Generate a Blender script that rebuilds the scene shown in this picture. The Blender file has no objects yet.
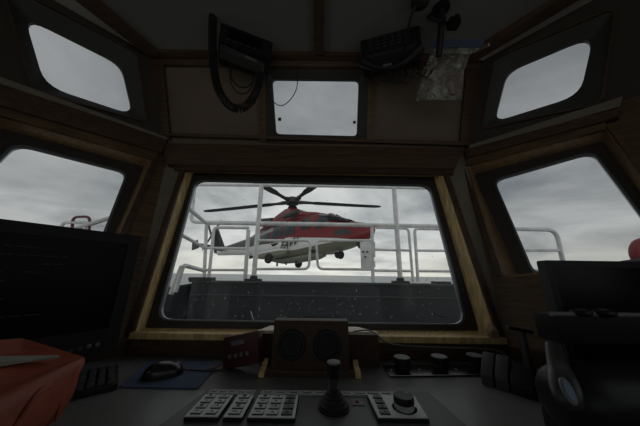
import bpy, bmesh, math, random
from mathutils import Vector, Matrix
from mathutils.geometry import delaunay_2d_cdt
random.seed(7)
V = Vector
R = math.radians
S = bpy.context.scene
COL = S.collection

# ------------------------------------------------------------------ camera
F_PX = 225.0
PITCH, ROLL = R(15.4), R(0.8)
EYE = V((0, 0, 1.2))
ax_f = V((0, math.cos(PITCH), math.sin(PITCH)))
r0, u0 = V((1, 0, 0)), V((0, -math.sin(PITCH), math.cos(PITCH)))
ax_r = r0*math.cos(ROLL) + u0*math.sin(ROLL)
ax_u = -r0*math.sin(ROLL) + u0*math.cos(ROLL)
cd = bpy.data.cameras.new('camera')
cam = bpy.data.objects.new('camera', cd)
COL.objects.link(cam)
cd.sensor_width = 36.0
cd.lens = 36.0*F_PX/640.0
cd.clip_start, cd.clip_end = 0.02, 20000
m3 = Matrix((ax_r, ax_u, -ax_f)).transposed()
cam.matrix_world = Matrix.Translation(EYE) @ m3.to_4x4()
S.camera = cam

# ------------------------------------------------------------------ view + sky
S.view_settings.view_transform = 'Standard'
S.view_settings.look = 'None'
S.view_settings.gamma = 1
S.view_settings.use_curve_mapping = False
S.view_settings.exposure = 0.0

SKY = 0.66
w = bpy.data.worlds.new('overcast_sky')
S.world = w
w.use_nodes = True
nt = w.node_tree
nt.nodes.clear()
N = nt.nodes.new
Lk = nt.links.new
tc = N('ShaderNodeTexCoord')
sep = N('ShaderNodeSeparateXYZ'); Lk(tc.outputs['Generated'], sep.inputs[0])
def wm(op, a, b=None, c=None, clamp=False):
    n = N('ShaderNodeMath'); n.operation = op; n.use_clamp = clamp
    for i, v in enumerate((a, b, c)):
        if v is None: continue
        if isinstance(v, (int, float)): n.inputs[i].default_value = v
        else: Lk(v, n.inputs[i])
    return n.outputs[0]
zz = wm('MAXIMUM', sep.outputs[2], 0.0)
den = wm('ADD', zz, 0.16)
cmb = N('ShaderNodeCombineXYZ')
Lk(wm('DIVIDE', sep.outputs[0], den), cmb.inputs[0])
Lk(wm('DIVIDE', sep.outputs[1], den), cmb.inputs[1])
n1 = N('ShaderNodeTexNoise'); n1.inputs['Scale'].default_value = 0.85; n1.inputs['Detail'].default_value = 9
n1.inputs['Roughness'].default_value = 0.55; n1.inputs['Distortion'].default_value = 0.35
Lk(cmb.outputs[0], n1.inputs['Vector'])
rp = N('ShaderNodeValToRGB')
el = rp.color_ramp.elements
el[0].position, el[0].color = 0.34, (0.38, 0.415, 0.44, 1)
el[1].position, el[1].color = 0.64, (0.98, 1.0, 0.985, 1)
Lk(n1.outputs['Fac'], rp.inputs[0])
# bright creamy strip low over the sea, on the bow's right
hz = wm('MULTIPLY', wm('SUBTRACT', 1.0, wm('DIVIDE', zz, 0.17), None, True), 1.0)
n2 = N('ShaderNodeTexNoise'); n2.inputs['Scale'].default_value = 0.55; n2.inputs['Detail'].default_value = 4
Lk(cmb.outputs[0], n2.inputs['Vector'])
hz2 = wm('MULTIPLY', hz, wm('MULTIPLY', wm('SUBTRACT', n2.outputs['Fac'], 0.25, None, True), 2.0), None, True)
mx = N('ShaderNodeMix'); mx.data_type = 'RGBA'
Lk(hz2, mx.inputs[0]); Lk(rp.outputs[0], mx.inputs[6]); mx.inputs[7].default_value = (1.12, 1.10, 0.96, 1)
# the bow quarter is the clearest part of the overcast
azb = wm('ADD', 0.86, wm('MULTIPLY', wm('POWER', wm('MAXIMUM', sep.outputs[1], 0.0), 6.0), 0.52))
bg = N('ShaderNodeBackground')
Lk(mx.outputs[2], bg.inputs[0])
Lk(wm('MULTIPLY', azb, SKY), bg.inputs[1])
ow = N('ShaderNodeOutputWorld'); Lk(bg.outputs[0], ow.inputs[0])

# ------------------------------------------------------------------ materials
MATS = {}
def mat(name, col, rough=0.5, metal=0.0, noise=0.0, nscale=20, bump=0.0, bscale=60, spec=0.5, coat=0.0, stretch=None, col2=None):
    if name in MATS: return MATS[name]
    m = bpy.data.materials.new(name); m.use_nodes = True
    t = m.node_tree; b = t.nodes['Principled BSDF']
    b.inputs['Base Color'].default_value = (*col, 1)
    b.inputs['Roughness'].default_value = rough
    b.inputs['Metallic'].default_value = metal
    b.inputs['Specular IOR Level'].default_value = spec
    b.inputs['Coat Weight'].default_value = coat
    if noise or bump or col2:
        c = t.nodes.new('ShaderNodeTexCoord')
        mp = t.nodes.new('ShaderNodeMapping')
        if stretch: mp.inputs['Scale'].default_value = stretch
        t.links.new(c.outputs['Object'], mp.inputs[0])
        if noise or col2:
            n = t.nodes.new('ShaderNodeTexNoise'); n.inputs['Scale'].default_value = nscale; n.inputs['Detail'].default_value = 6
            t.links.new(mp.outputs[0], n.inputs['Vector'])
            r = t.nodes.new('ShaderNodeValToRGB')
            c2 = col2 or tuple(x*(1-noise) for x in col)
            r.color_ramp.elements[0].color = (*c2, 1); r.color_ramp.elements[0].position = .32
            r.color_ramp.elements[1].color = (*[min(1, x*(1+noise)) for x in col], 1); r.color_ramp.elements[1].position = .68
            t.links.new(n.outputs['Fac'], r.inputs[0]); t.links.new(r.outputs[0], b.inputs['Base Color'])
        if bump:
            n = t.nodes.new('ShaderNodeTexNoise'); n.inputs['Scale'].default_value = bscale; n.inputs['Detail'].default_value = 4
            t.links.new(mp.outputs[0], n.inputs['Vector'])
            bp = t.nodes.new('ShaderNodeBump'); bp.inputs['Strength'].default_value = bump; bp.inputs['Distance'].default_value = 0.01
            t.links.new(n.outputs['Fac'], bp.inputs['Height']); t.links.new(bp.outputs[0], b.inputs['Normal'])
    MATS[name] = m
    return m
def glass_mat(name, tint, refl=0.04):
    m = bpy.data.materials.new(name); m.use_nodes = True
    t = m.node_tree; t.nodes.clear()
    tr = t.nodes.new('ShaderNodeBsdfTransparent'); tr.inputs[0].default_value = (*tint, 1)
    gl = t.nodes.new('ShaderNodeBsdfGlossy'); gl.inputs['Roughness'].default_value = 0.02
    mxs = t.nodes.new('ShaderNodeMixShader'); mxs.inputs[0].default_value = refl
    o = t.nodes.new('ShaderNodeOutputMaterial')
    t.links.new(tr.outputs[0], mxs.inputs[1]); t.links.new(gl.outputs[0], mxs.inputs[2]); t.links.new(mxs.outputs[0], o.inputs[0])
    MATS[name] = m
    return m

ceil_m = mat('ceiling_paint', (.25, .243, .232), .75, bump=.15, bscale=300)
border_m = mat('lightened_ceiling_border', (.84, .83, .80), .8, noise=.08, nscale=120)  # pale strip, lightened further to put window light into its colour
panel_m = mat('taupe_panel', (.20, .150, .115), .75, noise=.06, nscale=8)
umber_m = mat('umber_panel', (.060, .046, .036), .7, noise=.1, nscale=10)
post_m = mat('olive_grey_paint', (.23, .205, .155), .7, noise=.08, nscale=15)
wood_d = mat('dark_varnished_wood', (.085, .048, .030), .42, noise=.35, nscale=9, stretch=(1, 1, 9), bump=.05, spec=.35)
wood_h = mat('brown_header_wood', (.105, .064, .041), .5, noise=.3, nscale=7, stretch=(1, 6, 14), spec=.3)
wood_l = mat('honey_varnished_wood', (.70, .51, .23), .4, noise=.28, nscale=12, stretch=(6, 6, 1.2))
wood_j = mat('shaded_jamb_wood', (.27, .17, .085), .42, noise=.28, nscale=12, stretch=(6, 6, 1.2))  # honey wood darkened, putting the bay jambs' shade into its colour
wood_m = mat('mid_brown_wood', (.145, .088, .048), .45, noise=.3, nscale=10, stretch=(1, 1, 8), spec=.35)
wood_sp = mat('speaker_box_wood', (.055, .032, .020), .5, noise=.25, nscale=9, stretch=(8, 1, 8), spec=.3)
frame_m = mat('dark_brown_window_frame', (.045, .036, .030), .5, noise=.15, nscale=30)
frame_u = mat('charcoal_window_frame', (.055, .052, .048), .55)
gasket_m = mat('grey_metal_gasket', (.22, .24, .26), .35, metal=.6)
rubber = mat('black_rubber', (.012, .012, .012), .6)
black = mat('black_plastic', (.012, .012, .013), .5, spec=.3, bump=.05, bscale=400)
black_g = mat('black_gloss_plastic', (.010, .010, .011), .25)
black_s = mat('black_satin_metal', (.012, .012, .013), .4, spec=.3)
dgrey = mat('dark_grey_plastic', (.05, .05, .052), .5)
mgrey = mat('mid_grey_plastic', (.16, .16, .16), .5)
lgrey = mat('light_grey_keypad', (.74, .75, .71), .6, noise=.05, nscale=60)
strip_m = mat('grey_label_strip', (.42, .43, .41), .6)
key_m = mat('pale_grey_key', (.66, .67, .65), .55)
ink = mat('black_ink', (.02, .02, .02), .6)
white = mat('white_paint', (.7, .7, .7), .5)
desk_m = mat('charcoal_desk_laminate', (.17, .172, .17), .38, noise=.10, nscale=40, bump=.03, bscale=200)
cons_m = mat('console_grey_paint', (.11, .113, .108), .5, bump=.05, bscale=500)
cons_e = mat('console_trim_grey', (.26, .265, .26), .5)
screen_m = mat('dark_screen_glass', (.005, .005, .006), .3, spec=.12)
text_m = mat('dim_screen_text', (.022, .024, .027), .6)
chrome = mat('brushed_metal', (.45, .45, .46), .3, metal=1)
orange = mat('orange_red_nylon', (.31, .062, .030), .65, noise=.22, nscale=14, bump=.5, bscale=22)
paper = mat('grey_white_paper', (.27, .265, .225), .75, noise=.08, nscale=30)
pad_blue = mat('navy_mouse_mat', (.062, .085, .155), .85, bump=.1, bscale=600)
dev_red = mat('dark_red_plastic', (.055, .005, .010), .45)
cable_m = mat('grey_cable', (.16, .16, .16), .5)
cable_o = mat('orange_cable', (.16, .05, .03), .5)
badge_b = mat('blue_badge', (.09, .13, .24), .35)
arm_g = mat('grey_cast_metal', (.045, .045, .045), .4)
floor_m = mat('floor_vinyl', (.05, .05, .05), .5, noise=.1)
hull_m = mat('bulwark_blue_grey_paint', (.026, .031, .038), .55, noise=.15, nscale=3, bump=.05, bscale=8)
hull_l = mat('bulwark_edge_grey_paint', (.06, .066, .072), .5)
rail_m = mat('galvanised_rail', (.76, .78, .79), .45, noise=.15, nscale=10)
rail_d = mat('dark_rail_foot', (.035, .038, .04), .6)
rail_w = mat('white_rail_paint', (.62, .63, .63), .5)
rail_r = mat('dull_red_rail_paint', (.16, .045, .05), .5)
buoy_m = mat('red_lifebuoy', (.25, .035, .04), .5)
h_red = mat('helicopter_red', (.17, .012, .017), .3, coat=.3)
h_dark = mat('helicopter_dark_glass', (.03, .038, .045), .12)
h_char = mat('helicopter_charcoal', (.04, .042, .046), .5)
h_blade = mat('rotor_blade_grey', (.045, .047, .05), .55)
h_belly = mat('helicopter_belly_grey', (.20, .20, .17), .6)
tyre = mat('tyre_black', (.02, .02, .02), .8)
blue_film = mat('blue_zip_film', (.06, .09, .16), .4)

g_clear = glass_mat('clear_window_glass', (.97, .975, .97), .010)
g_side = glass_mat('grey_side_glass', (.87, .88, .885), .015)
g_tint = glass_mat('tinted_skylight_glass', (.74, .75, .765), .015)
drop_m = glass_mat('rain_drop', (.85, .88, .9), .42)

def bag_plastic():
    m = bpy.data.materials.new('clear_polythene'); m.use_nodes = True
    t = m.node_tree; t.nodes.clear()
    tr = t.nodes.new('ShaderNodeBsdfTransparent'); tr.inputs[0].default_value = (.92, .92, .9, 1)
    gl = t.nodes.new('ShaderNodeBsdfGlossy'); gl.inputs['Roughness'].default_value = .16; gl.inputs[0].default_value = (.9, .9, .88, 1)
    df = t.nodes.new('ShaderNodeBsdfTranslucent'); df.inputs[0].default_value = (.9, .9, .84, 1)
    c = t.nodes.new('ShaderNodeTexCoord')
    n = t.nodes.new('ShaderNodeTexNoise'); n.inputs['Scale'].default_value = 28; n.inputs['Detail'].default_value = 4; n.inputs['Distortion'].default_value = 1.5
    t.links.new(c.outputs['Object'], n.inputs['Vector'])
    bp = t.nodes.new('ShaderNodeBump'); bp.inputs['Strength'].default_value = 1; bp.inputs['Distance'].default_value = .03
    t.links.new(n.outputs['Fac'], bp.inputs['Height']); t.links.new(bp.outputs[0], gl.inputs['Normal'])
    m1 = t.nodes.new('ShaderNodeMixShader'); m1.inputs[0].default_value = .5
    t.links.new(gl.outputs[0], m1.inputs[1]); t.links.new(df.outputs[0], m1.inputs[2])
    m2 = t.nodes.new('ShaderNodeMixShader')
    n3 = t.nodes.new('ShaderNodeTexNoise'); n3.inputs['Scale'].default_value = 13; n3.inputs['Detail'].default_value = 3; n3.inputs['Distortion'].default_value = 1.6
    t.links.new(c.outputs['Object'], n3.inputs['Vector'])
    r3 = t.nodes.new('ShaderNodeValToRGB'); r3.color_ramp.elements[0].position = .42; r3.color_ramp.elements[0].color = (.18, .18, .18, 1)
    r3.color_ramp.elements[1].position = .66; r3.color_ramp.elements[1].color = (.95, .95, .95, 1)
    t.links.new(n3.outputs['Fac'], r3.inputs[0]); t.links.new(r3.outputs[0], m2.inputs[0])
    t.links.new(tr.outputs[0], m2.inputs[1]); t.links.new(m1.outputs[0], m2.inputs[2])
    o = t.nodes.new('ShaderNodeOutputMaterial'); t.links.new(m2.outputs[0], o.inputs[0])
    return m
poly_m = bag_plastic()

def helicopter_paint():
    """red over white livery; the border is a line in the airframe's own coordinates"""
    m = bpy.data.materials.new('helicopter_livery'); m.use_nodes = True
    t = m.node_tree; b = t.nodes['Principled BSDF']; b.inputs['Roughness'].default_value = .32
    c = t.nodes.new('ShaderNodeTexCoord'); s = t.nodes.new('ShaderNodeSeparateXYZ'); t.links.new(c.outputs['Object'], s.inputs[0])
    def mt(op, a, bb=None, cc=None):
        n = t.nodes.new('ShaderNodeMath'); n.operation = op
        for i, v in enumerate((a, bb, cc)):
            if v is None: continue
            if isinstance(v, (int, float)): n.inputs[i].default_value = v
            else: t.links.new(v, n.inputs[i])
        return n.outputs[0]
    x = s.outputs[0]
    z = mt('SUBTRACT', 3.25, mt('DIVIDE', mt('SUBTRACT', 2.91, s.outputs[2]), 1.06))
    line = mt('SUBTRACT', .90, mt('MULTIPLY', mt('MAXIMUM', mt('SUBTRACT', x, 0.6), 0.0), 0.17))
    line = mt('ADD', line, mt('MULTIPLY', mt('MAXIMUM', mt('SUBTRACT', -.85, x), 0.0), .11))
    up = mt('GREATER_THAN', z, line)
    stripe = mt('MULTIPLY', up, mt('LESS_THAN', z, mt('ADD', line, .10)))
    stripe = mt('MULTIPLY', stripe, mt('GREATER_THAN', x, 0.3))
    tail = mt('MULTIPLY', mt('LESS_THAN', x, -0.85), up)
    belly = mt('LESS_THAN', z, mt('ADD', .34, mt('MULTIPLY', mt('ABSOLUTE', mt('SUBTRACT', x, 1.0)), .02)))
    def mixc(f, a, bcol):
        n = t.nodes.new('ShaderNodeMix'); n.data_type = 'RGBA'; t.links.new(f, n.inputs[0])
        if isinstance(a, tuple): n.inputs[6].default_value = (*a, 1)
        else: t.links.new(a, n.inputs[6])
        n.inputs[7].default_value = (*bcol, 1)
        return n.outputs[2]
    o = mixc(up, (.66, .67, .67), (.17, .012, .017))
    o = mixc(stripe, o, (.66, .67, .67))
    o = mixc(tail, o, (.05, .048, .052))
    o = mixc(belly, o, (.17, .17, .13))
    t.links.new(o, b.inputs['Base Color'])
    return m
livery = helicopter_paint()

def sea_mat():
    m = mat('grey_sea_water', (.22, .25, .26), .35, noise=.12, nscale=.05)
    return m

# ------------------------------------------------------------------ mesh helpers
def catmull(pts, n=8, closed=False):
    pts = [V(p) for p in pts]; out = []
    k = len(pts)
    rng = range(k) if closed else range(k-1)
    for i in rng:
        if closed: a, b, c, d = pts[(i-1) % k], pts[i], pts[(i+1) % k], pts[(i+2) % k]
        else: a, b, c, d = pts[max(i-1, 0)], pts[i], pts[i+1], pts[min(i+2, k-1)]
        for j in range(n):
            t = j/n
            out.append(.5*((2*b) + (c-a)*t + (2*a-5*b+4*c-d)*t*t + (3*b-a-3*c+d)*t**3))
    if not closed: out.append(pts[-1])
    return out
def roundpoly(pts, r, seg=5):
    """rounded corners on a closed 3-D polygon; same vertex count for any radius"""
    pts = [V(p) for p in pts]; k = len(pts); out = []
    rs = r if isinstance(r, (list, tuple)) else [r]*k
    for i in range(k):
        p, a, b = pts[i], pts[i-1], pts[(i+1) % k]
        da, db = (a-p), (b-p)
        rr = max(rs[i], 1e-4)
        s0 = p + da.normalized()*min(rr, da.length*.48); s1 = p + db.normalized()*min(rr, db.length*.48)
        for j in range(seg+1):
            t = j/seg
            # slightly squarer than a parabola, close to an arc
            q = (1-t)**2*s0 + 2*t*(1-t)*p + t*t*s1
            out.append(q)
    return out

class MB:
    def __init__(s): s.bm = bmesh.new()
    def _merge(s, b, M=None, mi=0):
        if M is not None: bmesh.ops.transform(b, matrix=M, verts=b.verts)
        for f in b.faces: f.material_index = mi
        me = bpy.data.meshes.new('tmp'); b.to_mesh(me); b.free()
        s.bm.from_mesh(me); bpy.data.meshes.remove(me)
        return s
    def box(s, c, size, M=None, bev=0.0, mi=0, seg=2, taper=None):
        b = bmesh.new(); bmesh.ops.create_cube(b, size=1)
        for v in b.verts:
            k = 1.0
            if taper and v.co.z > 0: v.co.x *= taper[0]; v.co.y *= taper[1]
            v.co = V((v.co.x*size[0], v.co.y*size[1], v.co.z*size[2])) + V(c)
        if bev: bmesh.ops.bevel(b, geom=list(b.edges), offset=bev, segments=seg, profile=.7, affect='EDGES')
        return s._merge(b, M, mi)
    def prism(s, loop, vec, M=None, mi=0, bev=0.0):
        b = bmesh.new(); vec = V(vec)
        vs = [b.verts.new(V(p)) for p in loop]
        f = b.faces.new(vs)
        r = bmesh.ops.extrude_face_region(b, geom=[f])
        bmesh.ops.translate(b, vec=vec, verts=[v for v in r['geom'] if isinstance(v, bmesh.types.BMVert)])
        bmesh.ops.recalc_face_normals(b, faces=b.faces)
        if bev:
            ee = [e for e in b.edges if len(e.link_faces) == 2 and e.calc_face_angle(0) > .6]
            bmesh.ops.bevel(b, geom=ee, offset=bev, segments=2, profile=.7, affect='EDGES')
        return s._merge(b, M, mi)
    def panel(s, outer, holes, vec, mi=0):
        """planar sheet of real thickness with holes"""
        b = bmesh.new(); vec = V(vec); allv = []; loops = []
        for lp in [outer]+holes:
            vs = [b.verts.new(V(p)) for p in lp]; loops.append(vs)
        flat = [v for lp in loops for v in lp]
        nz = vec.normalized(); ex = nz.orthogonal().normalized(); ey = nz.cross(ex)
        p2 = [V((v.co.dot(ex), v.co.dot(ey))) for v in flat]
        ed, i0, polys = [], 0, []
        for lp in loops:
            ids = list(range(i0, i0+len(lp))); i0 += len(lp); polys.append([p2[i] for i in ids])
            ed += [(ids[i-1], ids[i]) for i in range(len(ids))]
        ov, _, of, om, _, _ = delaunay_2d_cdt(p2, ed, [], 0, 1e-7)
        def inside(q, poly):
            c = False
            for i in range(len(poly)):
                a, d = poly[i-1], poly[i]
                if (a.y > q.y) != (d.y > q.y) and q.x < (d.x-a.x)*(q.y-a.y)/(d.y-a.y)+a.x: c = not c
            return c
        fs = []
        for tri in of:
            q = sum((ov[i] for i in tri), V((0, 0)))/len(tri)
            if inside(q, polys[0]) and not any(inside(q, h) for h in polys[1:]):
                fs.append(b.faces.new([flat[om[i][0]] for i in tri]))
        mp = {v: b.verts.new(v.co+vec) for lp in loops for v in lp}
        for f in fs: b.faces.new([mp[v] for v in reversed(f.verts)])
        for vs in loops:
            for i in range(len(vs)): b.faces.new((vs[i-1], vs[i], mp[vs[i]], mp[vs[i-1]]))
        bmesh.ops.recalc_face_normals(b, faces=b.faces)
        return s._merge(b, None, mi)
    def loops(s, lps, M=None, mi=0, close=False, cap=False):
        """skin equal-count closed loops"""
        b = bmesh.new(); rows = [[b.verts.new(V(p)) for p in l] for l in lps]
        n = len(rows[0]); k = len(rows)
        for a in range(k if close else k-1):
            A, B = rows[a], rows[(a+1) % k]
            for i in range(n): b.faces.new((A[i-1], A[i], B[i], B[i-1]))
        if cap: b.faces.new(list(reversed(rows[0]))); b.faces.new(rows[-1])
        bmesh.ops.recalc_face_normals(b, faces=b.faces)
        return s._merge(b, M, mi)
    def tube(s, pts, r, n=10, closed=False, M=None, mi=0, flat=1.0):
        pts = [V(p) for p in pts]
        k = len(pts); rows = []
        rr = r if isinstance(r, (list, tuple)) else [r]*k
        up = None
        for i in range(k):
            if closed: t = pts[(i+1) % k]-pts[i-1]
            else: t = pts[min(i+1, k-1)]-pts[max(i-1, 0)]
            t.normalize()
            if up is None:
                up = V((0, 0, 1)) if abs(t.z) < .9 else V((1, 0, 0))
            a = t.cross(up).normalized(); up = a.cross(t).normalized()
            rows.append([pts[i] + (a*math.cos(2*math.pi*j/n) + up*flat*math.sin(2*math.pi*j/n))*rr[i] for j in range(n)])
        return s.loops(rows, M, mi, close=closed, cap=not closed)
    def lathe(s, prof, n=24, M=None, mi=0):
        rows = [[V((max(r, 1e-4)*math.cos(2*math.pi*j/n), max(r, 1e-4)*math.sin(2*math.pi*j/n), z)) for j in range(n)] for r, z in prof]
        return s.loops(rows, M, mi, cap=True)
    def sphere(s, c, r, sc=(1, 1, 1), M=None, mi=0, u=14, v=8):
        b = bmesh.new(); bmesh.ops.create_uvsphere(b, u_segments=u, v_segments=v, radius=r)
        for q in b.verts: q.co = V((q.co.x*sc[0], q.co.y*sc[1], q.co.z*sc[2])) + V(c)
        return s._merge(b, M, mi)
    def build(s, name, mats, parent=None, world=False, o=None, smooth=35):
        me = bpy.data.meshes.new(name)
        s.bm.to_mesh(me); s.bm.free()
        for m in (mats if isinstance(mats, (list, tuple)) else [mats]): me.materials.append(m)
        if smooth:
            me.polygons.foreach_set('use_smooth', [True]*len(me.polygons))
            me.set_sharp_from_angle(angle=R(smooth))
        ob = bpy.data.objects.new(name, me); COL.objects.link(ob)
        if parent:
            if world: me.transform(rootm(parent).inverted())
            ob.parent = parent
        elif o is not None:
            me.transform(Matrix.Translation(-V(o))); ob.location = o
        return ob
def rootm(o):
    m = o.matrix_basis.copy()
    while o.parent:
        o = o.parent; m = o.matrix_basis @ m
    return m
def tag(o, label=None, cat=None, group=None, kind=None):
    if label: o['label'] = label
    if cat: o['category'] = cat
    if group: o['group'] = group
    if kind: o['kind'] = kind
    return o
def thing(name, label, cat, loc=(0, 0, 0), rot=(0, 0, 0), group=None):
    o = bpy.data.objects.new(name, None); COL.objects.link(o)
    o.empty_display_size = .05
    o.location = loc; o.rotation_euler = rot
    o.matrix_basis  # keeps loc/rot
    return tag(o, label, cat, group)
def copy_tree(o, parent=None):
    c = o.copy(); COL.objects.link(c)
    if parent: c.parent = parent
    for ch in [q for q in bpy.data.objects if q.parent == o]: copy_tree(ch, c)
    return c
def struct(ob, kind='structure'):
    ob['kind'] = kind
    return ob
def Mt(loc, rz=0, rx=0, ry=0):
    return Matrix.Translation(V(loc)) @ Matrix.Rotation(rz, 4, 'Z') @ Matrix.Rotation(ry, 4, 'Y') @ Matrix.Rotation(rx, 4, 'X')

# ------------------------------------------------------------------ the wheelhouse planes
def ray(x, y): return ax_r*(x-320)/F_PX - ax_u*(y-213)/F_PX + ax_f
class Plane:
    def __init__(s, p, n): s.p, s.n = V(p), V(n).normalized()
    def at(s, x, y):
        d = ray(x, y); return EYE + d*((s.p-EYE).dot(s.n)/d.dot(s.n))
    def off(s, k): return Plane(s.p+s.n*k, s.n)
    def loop(s, pts): return [s.at(*p) for p in pts]
ZB, ZH, ZT = .935, 1.885, 2.365
yF = lambda z: 1.02+(z-.99)*math.tan(R(8))
nF = V((0, math.cos(R(8)), -math.sin(R(8))))
BL, BR = V((-.775, yF(ZB), ZB)), V((.755, yF(ZB), ZB))
HL, HR = V((-.868, yF(ZH), ZH)), V((.822, yF(ZH), ZH))
TL, TR = V((-.93, .995, ZT)), V((.875, .995, ZT))
dR, dL = V((.682, -.731, 0)), V((-.682, -.731, 0))
def plane3(a, b, d):
    n = (b-a).cross(d).normalized()
    if n.dot(a-V((0, 0, 1.2))) < 0: n = -n
    return Plane(a, n)
PF = Plane(BL, nF)
PUF = Plane(HL, plane3(HL, TL, V((1, 0, 0))).n)
PR, PL = plane3(BR, HR, dR), plane3(BL, HL, dL)
PUR, PUL = plane3(HR, TR, dR), plane3(HL, TL, dL)
PC = Plane((0, 0, ZT), (0, 0, 1))
LR, LL = .60, .68                                       # length of the canted bays
BR2, HR2, TR2 = BR+dR*LR, HR+dR*LR, TR+dR*LR
BL2, HL2, TL2 = BL+dL*LL, HL+dL*LL, TL+dL*LL
YB = -1.6
back = lambda p: V((p.x, YB, p.z))
fl = lambda p: V((p.x, p.y, 0))

op_F = [(187, 166), (441, 170), (497, 339), (134, 336)]
fo_F = [(193, 173), (434, 177), (479, 331), (145, 328)]
gl_F = [(196, 181), (429, 186), (465, 324), (159, 319)]
op_R = [(469, 165), (606, 130), (700, 255), (503, 276)]
fo_R = [(474, 174), (603, 141), (688, 258), (518, 276)]
gl_R = [(495, 181), (592, 153), (668, 254), (535, 274)]
op_L = [(-8, 114), (152, 160), (114, 246), (-120, 232)]
fo_L = [(1, 128), (144, 167), (110, 244), (-105, 232)]
gl_L = [(17, 145), (126, 173), (100, 240), (-66, 228)]
fo_UF = [(263, 69), (369, 70), (366, 143), (265, 142)]
gl_UF = [(272, 79), (359, 80), (357, 136), (276, 134)]
fo_UL = [(2, -16), (136, 54), (146, 122), (35, 91)]
gl_UL = [(24, 15), (121, 64), (133, 115), (45, 86)]
fo_UR = [(495, 60), (614, 10), (600, 103), (483, 129)]
gl_UR = [(507, 71), (594, 34), (580, 95), (494, 122)]

TH = .06
def wall(name, m, outer, holes, pl, r=.02):
    b = MB(); b.panel(outer, holes, pl.n*TH)
    return struct(b.build(name, m, smooth=0))
wall('wall_front', post_m, [BL, BR, HR, HL], [PF.loop(op_F)], PF)
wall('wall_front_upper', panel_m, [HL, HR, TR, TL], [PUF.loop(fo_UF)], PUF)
wall('wall_right', wood_m, [BR, BR2, HR2, HR], [PR.loop(op_R)], PR)
wall('wall_left', wood_m, [BL, BL2, HL2, HL], [PL.loop(op_L)], PL)
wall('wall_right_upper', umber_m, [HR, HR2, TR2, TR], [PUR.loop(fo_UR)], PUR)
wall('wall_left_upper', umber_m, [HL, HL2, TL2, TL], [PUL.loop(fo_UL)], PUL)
def side_hole(B, H, z0, z1, y0, y1):
    f = lambda y, z: V((B.x+(H.x-B.x)*(z-B.z)/(H.z-B.z), y, z))
    return [f(y0, z0), f(y0, z1), f(y1, z1), f(y1, z0)]
for nm, B2, H2, T2, sx in (('right', BR2, HR2, TR2, 1), ('left', BL2, HL2, TL2, -1)):
    P1 = plane3(B2, H2, V((0, -1, 0))); P2 = plane3(H2, T2, V((0, -1, 0)))
    h1 = side_hole(B2, H2, 1.12, 1.84, .36, -.42); h2 = side_hole(B2, H2, 1.12, 1.84, -.52, -1.45)
    b = MB(); b.panel([B2, back(B2), back(H2), H2], [h1, h2], P1.n*TH)
    struct(b.build('wall_%s_aft' % nm, wood_m, smooth=0))
    hu = []  # unseen upper aft windows, added to throw more light on the desk
    for (y0, y1) in ((.05, -.60), (-.72, -1.45)):
        f2 = lambda y, q: V((H2.x+(T2.x-H2.x)*q, y, H2.z+(T2.z-H2.z)*q))
        hu.append([f2(y0, .12), f2(y0, .88), f2(y1, .88), f2(y1, .12)])
    for i, lp in enumerate(hu):
        ctr = sum(lp, V())/4; inn = [ctr+(p-ctr)*.93 for p in lp]
        b = MB(); b.loops([lp, inn, [p+P2.n*.05 for p in inn], [p+P2.n*.05 for p in lp]], close=True)
        o = struct(b.build('window_%d' % ((12 if sx > 0 else 14)+i), frame_m, smooth=0))
        b = MB(); b.prism([p+P2.n*.02 for p in inn], P2.n*.006); b.build('pane', g_side, o, smooth=0)
    b = MB(); b.panel([H2, back(H2), back(T2), T2], hu, P2.n*TH)
    struct(b.build('wall_%s_aft_upper' % nm, post_m, smooth=0))
    b = MB(); b.panel([B2, back(B2), fl(back(B2)), fl(B2)], [], V((sx, 0, 0))*TH)
    struct(b.build('wall_%s_aft_base' % nm, wood_d, smooth=0))
    B1 = BR if sx > 0 else BL
    nb = V((sx*.731, .682, 0))
    b = MB(); b.panel([B1, B2, fl(B2), fl(B1)], [], nb*TH)
    struct(b.build('wall_%s_base' % nm, wood_d, smooth=0))
b = MB(); b.panel([BL, BR, fl(BR), fl(BL)], [], V((0, TH, 0)))
struct(b.build('wall_front_base', wood_d, smooth=0))
xb = -BL2.x
b = MB(); b.panel([V((-xb-.1, YB, 0)), V((xb+.1, YB, 0)), V((xb+.1, YB, ZT)), V((-xb-.1, YB, ZT))],
                  [[V((-1.05, YB, 1.1)), V((-1.05, YB, 2.1)), V((1.05, YB, 2.1)), V((1.05, YB, 1.1))]], V((0, -TH, 0)))
struct(b.build('wall_back', wood_m, smooth=0))
b = MB(); b.prism([TL, TR, TR2, back(TR2), back(TL2), TL2], (0, 0, .05))
struct(b.build('ceiling', ceil_m, smooth=0))
b = MB(); b.prism([fl(BL), fl(BR), fl(BR2), fl(back(BR2)), fl(back(BL2)), fl(BL2)], (0, 0, -.05))
struct(b.build('floor', floor_m, smooth=0))

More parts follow.
